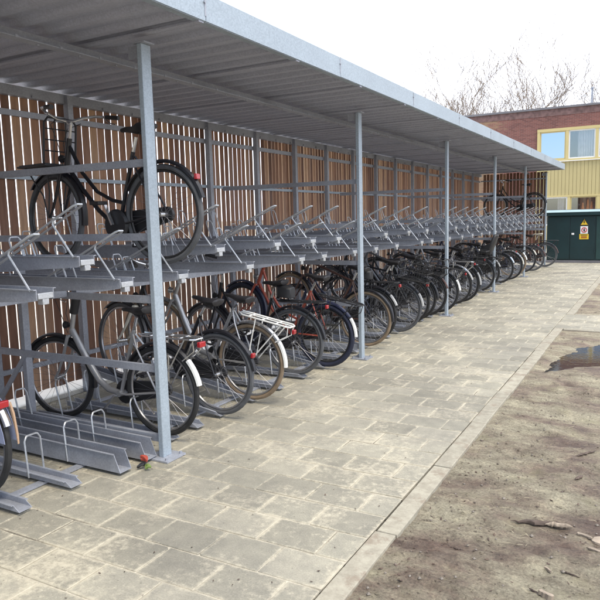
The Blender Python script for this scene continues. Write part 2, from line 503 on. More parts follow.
# ================================================================ THE GROUND
KX0, KX1 = -1.255, -1.125       # kerb strip between paving and dirt
BY0, BY1 = 9.62, 11.10          # paved branch path
PUD = [(-1.03, 7.05), (-1.02, 7.6), (-.93, 8.1), (-.79, 8.6), (-.62, 8.88), (-.3, 8.98), (.3, 9.1), (.9, 8.6), (.7, 8.0), (.1, 7.75), (-.45, 7.62), (-.62, 7.50), (-.80, 7.30)]
def poly_sd(x, y, P):
    d = 1e9; inside = False; n = len(P)
    for i in range(n):
        x1, y1 = P[i]; x2, y2 = P[(i + 1) % n]
        ex, ey = x2 - x1, y2 - y1
        t = max(0, min(1, ((x - x1) * ex + (y - y1) * ey) / (ex * ex + ey * ey)))
        d = min(d, math.hypot(x - x1 - ex * t, y - y1 - ey * t))
        if (y1 > y) != (y2 > y) and x < (x2 - x1) * (y - y1) / (y2 - y1) + x1: inside = not inside
    return -d if inside else d
def sstep(a, b, x):
    t = max(0, min(1, (x - a) / (b - a))); return t * t * (3 - 2 * t)
def dirt_h(x, y):
    v = Vector((x, y, 0))
    h = noise.fractal(v * 0.8, 1.0, 2.1, 4) * 0.034 + noise.fractal(Vector((x * 1.3 + 5, y * 3.4, 3)), 0.9, 2.2, 4) * 0.020
    h += noise.fractal(v * 8, 0.8, 2, 3) * 0.013 + noise.fractal(v * 24, 0.7, 2, 2) * 0.0045
    # old wheel ruts running past the puddle, and a few trodden hollows
    for k_, (cx_, w_) in enumerate(((.15, .10), (.78, .11), (1.9, .12))):
        c_ = cx_ + .10 * math.sin(y * .6 + k_ * 1.7) + .12 * (y - 5) * .25
        d_ = abs(x - c_)
        if d_ < .35:
            lug = .5 + .5 * math.sin(y * 55 + (x - c_) * 40)
            h -= .020 * math.exp(-(d_ / w_) ** 2) - .012 * math.exp(-((d_ - .17) / .05) ** 2) + .003 * lug * math.exp(-(d_ / w_) ** 2)
    h = -0.018 + h
    cl = noise.noise(v * 26); h += .010 * max(0, cl - .25) * (1 if noise.noise(v * 2.1) > 0 else .3)
    h = min(h, 0.04)
    sd = poly_sd(x, y, PUD) + noise.fractal(v * 4.5, 1.0, 2.1, 4) * 0.06
    k = sstep(0.12, -0.14, sd)
    h = h * (1 - k) + (-0.085) * k
    if -0.03 < sd < 0.5: h = max(h, -0.040 + 0.03 * sstep(-.03, .25, sd))
    if x < 2.9 or True:
        e = x - KX1
        ef = sstep(0.0, 0.22, e)
        h = h * ef + (1 - ef) * (-.012 + .8 * h * .5 + noise.fractal(v * 6, 1, 2, 3) * .010)
        e = min(abs(y - BY0), abs(y - BY1)); ef = sstep(0.0, 0.2, e)
        h = h * ef + (1 - ef) * min(h, -0.012)
    return h
def axis_pts(a, b, da, growth, centre=None):
    pts = [a]; d = da
    while pts[-1] < b: pts.append(pts[-1] + d); d *= growth
    return pts
def ground_patch(name, xs, ys, label=None):
    nx, ny = len(xs), len(ys)
    vs = [(x, y, dirt_h(x, y)) for y in ys for x in xs]
    fs = [(j * nx + i, j * nx + i + 1, (j + 1) * nx + i + 1, (j + 1) * nx + i) for j in range(ny - 1) for i in range(nx - 1)]
    m = MB(); m.add(vs, fs)
    return tag(m.build(name, 'dirt'), kind='structure')
xs1 = axis_pts(KX0 + .045, 9.0, 0.020, 1.022)
ys1 = []; y = 0.4
while y < BY0: ys1.append(y); y += 0.019 + 0.003 * max(0, y - 2.5)
ys1.append(BY0)
ground_patch('dirt_ground', xs1, ys1)
xs2 = axis_pts(KX0 + .06, 9.0, 0.05, 1.03)
ys2 = [BY1 + (30 - BY1) * (i / 150) ** 1.3 for i in range(151)]
ground_patch('dirt_ground', xs2, ys2)
# the wide sheet to the horizon, below everything
m = MB()
m.add([(-600, -600, -0.10), (600, -600, -0.10), (600, 900, -0.10), (-600, 900, -0.10)], [(0, 1, 2, 3)])
tag(m.build('ground', 'dirt', smooth=False), kind='structure')
m = MB(); m.add([(x, y, -0.043) for x, y in [(-1.1, 6.95), (1.4, 6.95), (1.4, 9.45), (-1.1, 9.45)]], [(0, 1, 2, 3)])
tag(m.build('puddle', 'puddle_water', smooth=False), kind='structure')
# paving: every slab has its own edges, height and slight tilt, over a bed of jointing sand
def slabs(x0, x1, y0, y1, seed):
    rng = random.Random(seed); m = MB(); bw, rh = .345, .262
    j0 = int(math.floor((y0 - 2.645) / rh)); j1 = int(math.ceil((y1 - 2.645) / rh))
    for j in range(j0, j1):
        ya, yb = max(y0, 2.645 + j * rh), min(y1, 2.645 + (j + 1) * rh)
        if yb - ya < .03: continue
        o = .5 * bw if (j + 40) % 2 == 0 else 0
        k0 = int(math.floor((x0 + 1.255 + o) / bw)); k1 = int(math.ceil((x1 + 1.255 + o) / bw))
        for k in range(k0, k1):
            xa, xb = max(x0, -1.255 + k * bw - o), min(x1, -1.255 + (k + 1) * bw - o)
            if xb - xa < .03: continue
            g = .0034 + .0028 * noise.noise(Vector((xa * 1.1, ya * 1.1, 0))) ; g2 = g + .0016; c = .0035; jx = rng.gauss(0, .0011); jy = rng.gauss(0, .0011)
            z = max(-.0014, rng.gauss(0, .0010)); tx = max(-.008, min(.008, rng.gauss(0, .0035))); ty = max(-.008, min(.008, rng.gauss(0, .0035)))
            mx, my = (xa + xb) / 2, (ya + yb) / 2
            P_ = [(xa + g, ya + g2), (xb - g, ya + g2), (xb - g, yb - g2), (xa + g, yb - g2)]
            ring = []; top = []
            for ci, (px_, py__) in enumerate(P_):
                sx_ = 1 if px_ < mx else -1; sy_ = 1 if py__ < my else -1
                ch = .004 if rng.random() > .10 else rng.uniform(.008, .022)
                a_ = (px_ + sx_ * ch, py__); b__ = (px_, py__ + sy_ * ch)
                pr = [a_, b__] if ci in (2, 0) and False else None
                if ci == 0: pr = [b__, a_]
                elif ci == 1: pr = [a_, b__]
                elif ci == 2: pr = [b__, a_]
                else: pr = [a_, b__]
                ring += pr
            H_ = lambda x, y: z + tx * (x - mx) + ty * (y - my)
            base = [(x + jx, y + jy, -.02) for x, y in ring]
            mid = [(x + jx, y + jy, H_(x, y) - c * .8) for x, y in ring]
            tp = [(x + jx + (c if x < mx else -c), y + jy + (c if y < my else -c), H_(x, y)) for x, y in ring]
            n = 8
            m.add(base + mid + tp, [(q, (q + 1) % n, (q + 1) % n + n, q + n) for q in range(n)] + [(q + n, (q + 1) % n + n, (q + 1) % n + 2 * n, q + 2 * n) for q in range(n)] + [tuple(2 * n + q for q in range(n))])
    return m
tag(slabs(-4.93, KX0, -2.0, 26.0, 5).build('paving', 'paving', smooth=False), kind='structure')
tag(slabs(KX0, 6.5, BY0 + .06, BY1 - .06, 6).build('path', 'paving', smooth=False), kind='structure')
m = MB()
m.add([(-4.93, -4, -.0046), (KX0 - .002, -4, -.0046), (KX0 - .002, 30, -.0046), (-4.93, 30, -.0046)], [(0, 1, 2, 3)])
m.add([(KX0 + .012, BY0 + .06, -.0046), (6.5, BY0 + .06, -.0046), (6.5, BY1 - .06, -.0046), (KX0 + .012, BY1 - .06, -.0046)], [(0, 1, 2, 3)])
tag(m.build('jointing_sand', 'joint_sand', smooth=False), kind='structure')
# yard outside behind the slat wall
m = MB()
m.add([(-40, -20, -0.004), (-5.30, -20, -0.004), (-5.30, 60, -0.004), (-40, 60, -0.004)], [(0, 1, 2, 3)])
tag(m.build('yard', 'pale_concrete', smooth=False), kind='structure')
def kerb_run(p0, p1, w, z=0.003):
    m = MB(); p0 = Vector(p0); p1 = Vector(p1); d = (p1 - p0); L = d.length; d.normalize(); r = Vector((d.y, -d.x))
    t = 0
    while t < L - 0.05:
        l = min(1.0, L - t)
        zz = z + random.uniform(-.003, .003); sh = random.uniform(-.004, .004)
        a = p0 + d * (t + 0.003); b = p0 + d * (t + l - 0.003)
        q = [a + r * (-w / 2 + sh), b + r * (-w / 2 + sh), b + r * (w / 2 + sh), a + r * (w / 2 + sh)]
        vs = [(p.x, p.y, -0.09) for p in q] + [(p.x, p.y, zz) for p in q]
        m.add(vs, [(0, 1, 2, 3), (7, 6, 5, 4), (0, 4, 5, 1), (1, 5, 6, 2), (2, 6, 7, 3), (3, 7, 4, 0)])
        t += l
    return m
kc = (KX0 + KX1) / 2 + .001
k = kerb_run((kc, -4), (kc, BY0 + 0.06), 0.115); tag(k.build('kerb', 'kerb_concrete', bevel=0.004), kind='structure')
k = kerb_run((kc, BY1 - 0.06), (kc, 22.0), 0.115); tag(k.build('kerb', 'kerb_concrete', bevel=0.004), kind='structure')
k = kerb_run((KX1 + .004, BY0 + .012), (9, BY0 + .012), 0.08); tag(k.build('kerb', 'kerb_concrete', bevel=0.004), kind='structure')
k = kerb_run((KX1 + .004, BY1 - .012), (9, BY1 - .012), 0.08); tag(k.build('kerb', 'kerb_concrete', bevel=0.004), kind='structure')

# ================================================================ BIKE SHELTER
PX, PY0, PS = -2.987, 3.355, 3.467
posts_y = [PY0 + PS * i for i in range(-1, 6)]
YEND = 20.78
RZ = 2.86
sh = thing('bike_shelter', 'long open-fronted steel bike shelter with a ribbed roof and a timber slat back wall', 'bike shelter', (-4.0, 8.3, 0))
def P(mb, name, mat, **kw):                       # build a shelter part in world coordinates
    o = mb.build(name, mat, sh, **kw); o.location = (4.0, -8.3, 0); return o
for py in posts_y:
    m = MB(); m.box(PX - .04 + .02, PX + .02, py - .045, py + .045, 0.012, 2.80)
    o = P(m, 'post', 'galvanised_light', bevel=0.005)
    b = MB(); b.box(PX - .10, PX + .10, py - .10, py + .10, 0.002, 0.014)
    for sx in (-1, 1):
        for sy in (-1, 1): b.cyl((PX + sx * .075, py + sy * .075, .014), (PX + sx * .075, py + sy * .075, .03), .011, 6)
    b.build('base_plate', 'galvanised', o)
    b = MB(); b.box(PX - .05, PX + .05, py - .05, py + .05, 2.80, 2.808)
    b.box(PX - .13, PX - .03, py - .004, py + .004, 2.72, 2.80)
    b.build('head_bracket', 'galvanised', o)
# roof: trapezoid ribs running across the shelter
XB, XF = -5.20, -2.50
m = MB(); prof = []; y = posts_y[0] - 1.6; k = 0
while y < YEND - 0.01:
    prof += [(y, 0.0), (y + .055, 0.0), (y + .075, .032), (y + .185, .032)]
    y += .205
prof.append((YEND, 0.0))
vs = []
for (yy, zz) in prof: vs += [(XB, yy, RZ + .012 + zz), (XF + .005, yy, RZ + .012 + zz)]
fs = [(2 * i, 2 * i + 1, 2 * i + 3, 2 * i + 2) for i in range(len(prof) - 1)]
m.add(vs, fs)
P(m, 'roof_sheet', 'roof_sheet', smooth=False)
# laps between roof sheets, seen from below as darker steps
m = MB(); y = PY0 - 0.035 - 1.22 * 4
while y < YEND:
    m.box(XB + .02, XF - .004, y, y + .05, RZ - .002, RZ + .010); y += 1.22
P(m, 'roof_lap', 'roof_sheet', smooth=False)
# fascia along the open side and both ends
m = MB(); y = posts_y[0] - 1.6; js = [y] + [3.38 + 1.94 * i for i in range(-2, 9)] + [YEND + .02]
js = sorted(j for j in js if j >= y)
for a, b in zip(js[:-1], js[1:]):
    zz = RZ + .012 + random.uniform(-.002, .002)
    m.box(XF, XF + .006, a + .003, b - .003, zz, zz + .165)
    m.box(XF - .05, XF - .001, a + .003, b - .003, zz - .004, zz)
    m.box(XF - .04, XF - .001, a + .003, b - .003, zz + .160, zz + .165)
P(m, 'fascia', 'galvanised_light', smooth=False)
m = MB(); m.box(XB, XF - .003, YEND + .014, YEND + .02, RZ + .01, RZ + .17)
P(m, 'end_fascia', 'galvanised_light', smooth=False)
m = MB()
for j in js[1:-1]: m.box(XF + .006, XF + .009, j - .010, j + .004, RZ + .04, RZ + .165); m.cyl((XF + .009, j - .01, RZ + .12), (XF + .016, j - .01, RZ + .12), .008, 8)
P(m, 'fascia_joint', 'galvanised', smooth=False)
# longitudinal purlin (angle bar with slots) and back top beam
m = MB()
m.box(-3.53, -3.45, -2, YEND, RZ - .075, RZ - .069); m.box(-3.53, -3.524, -2, YEND, RZ - .069, RZ - .006)
y = -1.0
while y < YEND - .2:
    m.box(-3.4495, -3.444, y, y + .022, RZ - .078, RZ - .062); m.cyl((-3.488, y + .2, RZ - .083), (-3.488, y + .2, RZ - .075), .008, 6); y += .34
P(m, 'purlin', 'galvanised', smooth=False)
m = MB()
m.box(-4.985, -4.92, -2, YEND, 2.77, 2.855)
y = -1
while y < YEND: m.cyl((-4.92, y, 2.78), (-4.905, y, 2.78), .013, 8); y += .42
P(m, 'back_beam', 'galvanised')
for z, h, mt in ((2.60, .05, 'galvanised'), (2.055, .035, 'galvanised_light'), (1.13, .04, 'galvanised'), (.35, .04, 'galvanised')):
    m = MB(); m.box(-4.985, -4.945, -2, YEND - .05, z, z + h); P(m, 'wall_rail', mt, smooth=False)
y = 4.43 - 1.085 * 5
while y < YEND - .3:
    m = MB(); m.box(-4.94, -4.88, y - .03, y + .03, 0, 2.84); P(m, 'rear_post', 'galvanised', smooth=False); y += 1.085
def slats(axis, a0, a1, c, name):
    m = MB(); t = a0; 
    while t < a1:
        w = (.083 if t < 5.5 else (.074 if t < 9 else .069)) + random.uniform(-.004, .004); z0 = .11 + random.uniform(-.006, .006); z1 = 2.845 + random.uniform(-.01, .01)
        th = .0055; j = random.uniform(-.003, .003)
        if axis == 'y': m.box(c - th + j, c + th + j, t, t + w, z0, z1)
        else: m.box(t, t + w, c - th + j, c + th + j, z0, z1)
        t += .0995
    return P(m, name, 'timber_slats', smooth=False)
slats('y', -2.0, YEND - .03, -5.00, 'slat_wall')
slats('x', -4.86, -3.06, YEND - .01, 'end_slat_wall')
m = MB()
for z in (2.62, 2.05, 1.13, .35): m.box(-4.93, -3.03, YEND - .065, YEND - .025, z, z + .04)
P(m, 'end_rail', 'galvanised', smooth=False)
m = MB(); m.box(-5.30, -4.935, -3, YEND, -.05, .035); P(m, 'concrete_plinth', 'pale_concrete', smooth=False, bevel=.006)

# ================================================================ BIKE RACKS
GREY = 'galvanised'
def side_frame(root, y):
    m = MB(); xF, xB_ = PX - .03, -4.87
    for z in (2.045, 1.55, 1.12, .635, .135):
        m.bar((xB_, y, z), (xF, y, z), .03, .05)
    for x in (-4.42, -4.80): m.bar((x, y + .034, .0), (x, y + .034, 1.30), .045, .06, (0, 1, 0))
    m.bar((-4.80, y + .004, .16), (-4.40, y + .004, .62), .012, .04)
    return m.build('side_frame', GREY, root)
def channel(x0, x1, w, h0, h1, z0, z1, nose=.0):
    """open U channel from x0 (wall) to x1 (aisle); sides h0 -> h1 high; base z0 -> z1; returns MB"""
    m = MB(); t = .004; n = 10
    for s_ in (-1, 1):
        o = [(x0, z0), (x1, z1)]
        top = [(x1 - nose, z1 + h1), (x0, z0 + h0)]
        ol = o + top
        y0 = s_ * w / 2; m.prism(ol, y0 - t / 2, y0 + t / 2)
        # rolled lip
        fl = .016 * s_
        a0, a1 = sorted((y0 - s_ * t / 2, y0 + fl))
        m.add([(x0, a0, z0 + h0), (x1 - nose, a0, z1 + h1), (x1 - nose, a1, z1 + h1), (x0, a1, z0 + h0),
               (x0, a0, z0 + h0 + .004), (x1 - nose, a0, z1 + h1 + .004), (x1 - nose, a1, z1 + h1 + .004), (x0, a1, z0 + h0 + .004)],
              [(0, 3, 2, 1), (4, 5, 6, 7), (0, 1, 5, 4), (1, 2, 6, 5), (2, 3, 7, 6), (3, 0, 4, 7)])
    m.add([(x0, -w / 2, z0), (x1, -w / 2, z1), (x1, w / 2, z1), (x0, w / 2, z0), (x0, -w / 2, z0 + .004), (x1, -w / 2, z1 + .004), (x1, w / 2, z1 + .004), (x0, w / 2, z0 + .004)],
          [(0, 3, 2, 1), (4, 5, 6, 7), (0, 1, 5, 4), (1, 2, 6, 5), (2, 3, 7, 6), (3, 0, 4, 7)])
    return m
def hoop(m, x, z, w, h, lean=0.0, r=.006, y=0):
    pts = [(x, -w / 2 + y, z), (x + lean * .85, -w / 2 + y, z + h * .88), (x + lean * .97, -w * .36 + y, z + h * .985), (x + lean, -w * .25 + y, z + h),
           (x + lean, w * .25 + y, z + h), (x + lean * .97, w * .36 + y, z + h * .985), (x + lean * .85, w / 2 + y, z + h * .88), (x, w / 2 + y, z)]
    m.tube(pts, r, 6)
# prototypes of mesh data
def proto_upper(high):
    root = bpy.data.objects.new('upper_tray', None)
    L0, L1 = -4.78, -3.0
    z = 0.0
    m = MB(); t = .004; w = .115
    # deep side plates tapering to the aisle end, rolled top edge
    for s_ in (-1, 1):
        y0 = s_ * w / 2
        ol = [(L0, -.045), (L0 + .25, -.10), (L1 - .75, -.105), (L1 - .45, -.085), (L1 - .02, -.062), (L1, -.055), (L1, .005), (L0, .005)]
        m.prism(ol, y0 - t / 2, y0 + t / 2)
        a0, a1 = sorted((y0 + s_ * t / 2, y0 + s_ * .018))
        m.box(L0, L1, a0, a1, .0, .005)
        for hx in (L0 + .5, L1 - .32, L1 - .95): m.cyl((hx, y0 + s_ * .003, -.055), (hx, y0 + s_ * .0045, -.055), .009, 8)
    m.box(L0, L1 - .02, -w / 2 + t / 2, w / 2 - t / 2, -.045, -.041)
    tray = m.build('upper_tray', GREY)
    e = MB(); e.box(L1 - .012, L1 + .006, -w / 2 + .006, w / 2 - .006, -.052, -.018); e.box(L1 - .04, L1 + .004, -.022, .022, -.085, -.045)
    end = e.build('end_cap', 'rod_steel', tray, bevel=.003)
    h = MB(); r = .0068; yy = w / 2 + .012
    tip, bend, piv, foot = (-2.99, .31), (-3.20, .215), (-3.66, .005), (-3.035, -.005)
    ya_, yb_ = -yy, -yy + .062
    h.tube([(piv[0], ya_, piv[1]), (bend[0], ya_, bend[1]), (tip[0] - .02, ya_, tip[1] - .010), (tip[0], ya_ + .014, tip[1]), (tip[0], yb_ - .014, tip[1]), (tip[0] - .02, yb_, tip[1] - .010), (piv[0], yb_, piv[1])], r, 7)
    h.tube([(bend[0] + .015, ya_, bend[1] + .006), (bend[0] + .006, ya_, bend[1] - .02), (foot[0], ya_, foot[1])], r, 7)
    hd = h.build('lift_handle', 'rod_steel', tray)
    hps = []
    for hx, hw, hh, hl in ((-3.60, .085, .15, -.05), (-3.50, .085, .13, -.05), (-4.20, .10, .22, -.08), (-4.56, .10, .34, -.10)):
        g = MB(); hoop(g, hx, -.03, hw, hh, hl, .0058); hps.append(g.build('wheel_hoop', 'rod_steel', tray))
    for o in [tray, end, hd] + hps:
        for cc in list(o.users_collection): cc.objects.unlink(o)
    return tray
def proto_lower(kind):
    m_ = MB()
    if kind == 'low': m = channel(-4.60, -3.13, .085, .045, .032, .028, .022, .05)
    elif kind == 'raised': m = channel(-4.75, -3.14, .085, .06, .035, .26, .024, .05)
    else: m = channel(-4.75, -3.02, .10, .13, .12, .030, .022, .05)
    if kind == 'raised':
        m.bar((-4.62, 0, 0), (-4.62, 0, .24), .04, .04)
    tray = m.build('lower_tray', GREY)
    x1 = -3.50
    zz = .03 if kind != 'raised' else .07
    g = MB(); hoop(g, x1, zz, .12, .27, -.02, .0065); hp = g.build('wheel_hoop', 'rod_steel', tray)
    g = MB(); hoop(g, -4.28, zz + (.12 if kind == 'raised' else 0), .11, .34, -.08, .0065); hp2 = g.build('wheel_hoop', 'rod_steel', tray)
    for o in (tray, hp, hp2):
        for cc in list(o.users_collection): cc.objects.unlink(o)
    return tray
UP = proto_upper(False)
LOW = {k: proto_lower(k) for k in ('low', 'raised', 'tall')}
def place(proto, root, loc):
    c = proto.copy(); C.objects.link(c); c.parent = root; c.location = loc
    for ch in proto.children:
        d = ch.copy(); C.objects.link(d); d.parent = c
    return c
F_list = [-.3, .35, 1.05, 1.75, 2.45, 3.09, 3.66, 4.54, 5.45, 5.93, 6.70, 7.33, 8.05, 9.08, 9.56]
B_list = [.0, .7, 1.4, 2.1, 2.77, 4.13, 5.0, 5.69, 6.28, 7.66, 8.52, 9.32]
y0 = PY0 + 2 * PS
for b in (2, 3, 4):
    y0 = PY0 + b * PS
    F_list += [y0 + d for d in (.22, 1.0, 1.72, 2.42, 3.1)]
    B_list += [y0 + d for d in (.60, 1.36, 2.07, 2.76)]
# (tray Y, bike here?) for the bottom tier
low_list = [(-.2, 'low'), (.3, 'low'), (.8, 'low'), (1.25, 'low'), (1.6, 'low'), (1.95, 'low'), (2.31, 'low'), (2.685, 'low'), (3.0, 'tall'), (3.25, 'tall')]
bike_slots = {}
occupied = [(3.64, 'low'), (3.95, 'low_empty'), (4.27, 'raised'), (4.76, 'raised'), (5.22, 'low_empty'), (5.70, 'low'), (6.18, 'raised'), (6.6, 'low_empty'), (7.05, 'low_empty'), (7.38, 'raised'), (7.74, 'low'), (8.1, 'low_empty'), (8.48, 'raised'), (8.82, 'low_empty'),
            (9.12, 'low'), (9.55, 'raised'), (10.0, 'low'), (10.45, 'raised'), (10.95, 'low_empty'), (11.45, 'low'), (11.85, 'raised'), (12.5, 'low'), (13.0, 'low_empty'), (13.6, 'raised'), (14.15, 'low'), (14.7, 'raised'), (15.25, 'low'),
            (15.7, 'low_empty'), (16.15, 'raised'), (17.0, 'low'), (17.7, 'raised_empty'), (18.2, 'low'), (18.75, 'raised'), (19.15, 'low'), (19.7, 'low_empty'), (20.3, 'low')]
low_list += [(y, k.split('_')[0]) for y, k in occupied]
place_words = ['before the near post, closest to the camera', 'between the near post and the second post', 'between the second post and the third post',
               'between the third post and the fourth post', 'between the fourth post and the fifth post', 'beyond the fifth post at the far end']
for i in range(6):
    ya, yb = posts_y[i], posts_y[i + 1]
    rk = thing('two_tier_bike_rack', 'galvanised two-tier bike rack section ' + place_words[i], 'bike rack', (-3.9, (ya + yb) / 2, 0), 0, 'two-tier bike racks in the shelter')
    off = Vector((3.9, -(ya + yb) / 2, 0))
    sf_ = side_frame(rk, yb); sf_.location = off
    for nm, x, z, w, h in (('support_rail', -3.86, 1.14, .05, .05), ('support_rail', -4.70, 1.14, .05, .05), ('floor_rail', -3.40, .011, .055, .014), ('floor_rail', -4.5, .011, .055, .014)):
        m = MB(); m.box(x - w / 2, x + w / 2, ya + .06, yb - .03, z - h / 2, z + h / 2); o = m.build(nm, GREY, rk, smooth=False); o.location = off
    for yy in [f for f in F_list if ya <= f < yb]: place(UP, rk, Vector((0, yy, 1.29)) + off)
    for yy in [f for f in B_list if ya <= f < yb]: place(UP, rk, Vector((0, yy, 1.455)) + off)
    for yy, k in [q for q in low_list if ya <= q[0] < yb]: place(LOW[k], rk, Vector((0, yy, 0)) + off)

# ================================================================ BIKES
def wheel(root, name, cx, r, tyre, rim, spokes=28, fat=.020, hub=.018, seg=48):
    w = MB(); w.ring((cx, 0, r), r - fat, fat, n=seg, m=8)
    wobj = bpy.data.objects.new(name, None); C.objects.link(wobj); wobj.parent = root
    w.build('tyre', tyre, wobj)
    q = MB(); q.ring((cx, 0, r), r - fat * 2 - .006, .0105, n=seg, m=6); q.build('rim', rim, wobj)
    s_ = MB(); R_ = r - fat * 2 - .008; ph = random.random() * 6
    for i in range(spokes):
        a = ph + 2 * math.pi * i / spokes; side = 1 if i % 2 else -1; a2 = a + side * .0 + (.55 if (i // 2) % 2 else -.55)
        s_.tube([(cx + math.cos(a2) * hub, side * .026, r + math.sin(a2) * hub), (cx + math.cos(a) * R_, 0, r + math.sin(a) * R_)], .0013, 3)
    s_.build('spokes', 'spoke_steel', wobj)
    h = MB(); h.cyl((cx, -.045, r), (cx, .045, r), hub, 10); h.cyl((cx, -.055, r), (cx, .055, r), .008, 6); h.build('hub', 'chrome', wobj)
    return wobj
def mudguard(c, r, a0, a1, w=.052, n=18):
    m = MB(); secs = []
    for i in range(n + 1):
        a = R(a0 + (a1 - a0) * i / n); ca, sa = math.cos(a), math.sin(a)
        prof = [(-w / 2, -.016), (-w * .42, 0), (0, .009), (w * .42, 0), (w / 2, -.016), (w * .40, -.004), (0, .005), (-w * .40, -.004)]
        secs.append([(c[0] + (r + d) * ca, yy, c[1] + (r + d) * sa) for yy, d in prof])
    m.loft(secs); return m
def saddle_mesh(x, z):
    m = MB(); secs = []
    for t, w, hh, dz in ((-.135, .05, .030, .012), (-.125, .085, .045, .012), (-.08, .095, .05, .006), (-.03, .070, .042, -.004), (.03, .040, .034, -.004), (.09, .026, .028, 0), (.135, .020, .022, -.004), (.145, .010, .012, -.008)):
        s_ = []
        for k in range(12):
            a = 2 * math.pi * k / 12
            yy = math.cos(a) * w; zz = math.sin(a) * hh * (.45 if math.sin(a) > 0 else .9)
            s_.append((x + t, yy, z + dz + zz))
        secs.append(s_)
    m.loft(secs)
    for s_ in (-1, 1): m.tube([(x - .10, s_ * .03, z - .02), (x - .03, s_ * .022, z - .045), (x + .08, s_ * .01, z - .02)], .004, 5)
    for yy in (-.04, .04): m.ring((x - .09, yy, z - .045), .014, .004, n=10, m=4)
    return m
def frame_mesh(style, r):
    m = MB()
    bb = Vector((-.13, 0, .285)); rh = Vector((-.55, 0, r)); st = Vector((-.30, 0, .80)); ht = Vector((.335, 0, .945)); hb = Vector((.385, 0, .735))
    T = .0165
    m.tube([bb, st], .0155, 8)
    m.tube([ht, hb], .020, 10)
    m.cyl(bb - Vector((0, .035, 0)), bb + Vector((0, .035, 0)), .024, 12)
    if style == 'men':
        m.tube([ht - Vector((-.008, 0, .04)), st + Vector((.005, 0, -.02))], .0145, 8)
        m.tube([hb + Vector((-.004, 0, .025)), bb], T, 8)
    elif style == 'low':       # single thick curved tube
        pts = [hb + Vector((-.004, 0, .03)), Vector((.22, 0, .52)), Vector((.10, 0, .365)), Vector((0, 0, .30)), bb]
        m.tube(pts, [.026, .026, .026, .025, .024], 10)
    else:                       # omafiets: two swan curves
        m.tube([hb + Vector((0, 0, .015)), Vector((.23, 0, .56)), Vector((.08, 0, .40)), Vector((-.03, 0, .315)), bb], T, 8)
        m.tube([ht - Vector((-.01, 0, .05)), Vector((.22, 0, .68)), Vector((.08, 0, .535)), Vector((-.07, 0, .465)), Vector((-.195, 0, .44))], .0145, 8)
    for s_ in (-1, 1):
        m.tube([bb + Vector((-.01, s_ * .012, 0)), bb + Vector((-.10, s_ * .045, .01)), rh + Vector((0, s_ * .06, 0))], .009, 6)
        m.tube([st + Vector((0, s_ * .012, -.03)), st + Vector((-.06, s_ * .045, -.13)), rh + Vector((0, s_ * .06, 0))], .0075, 6)
    return m
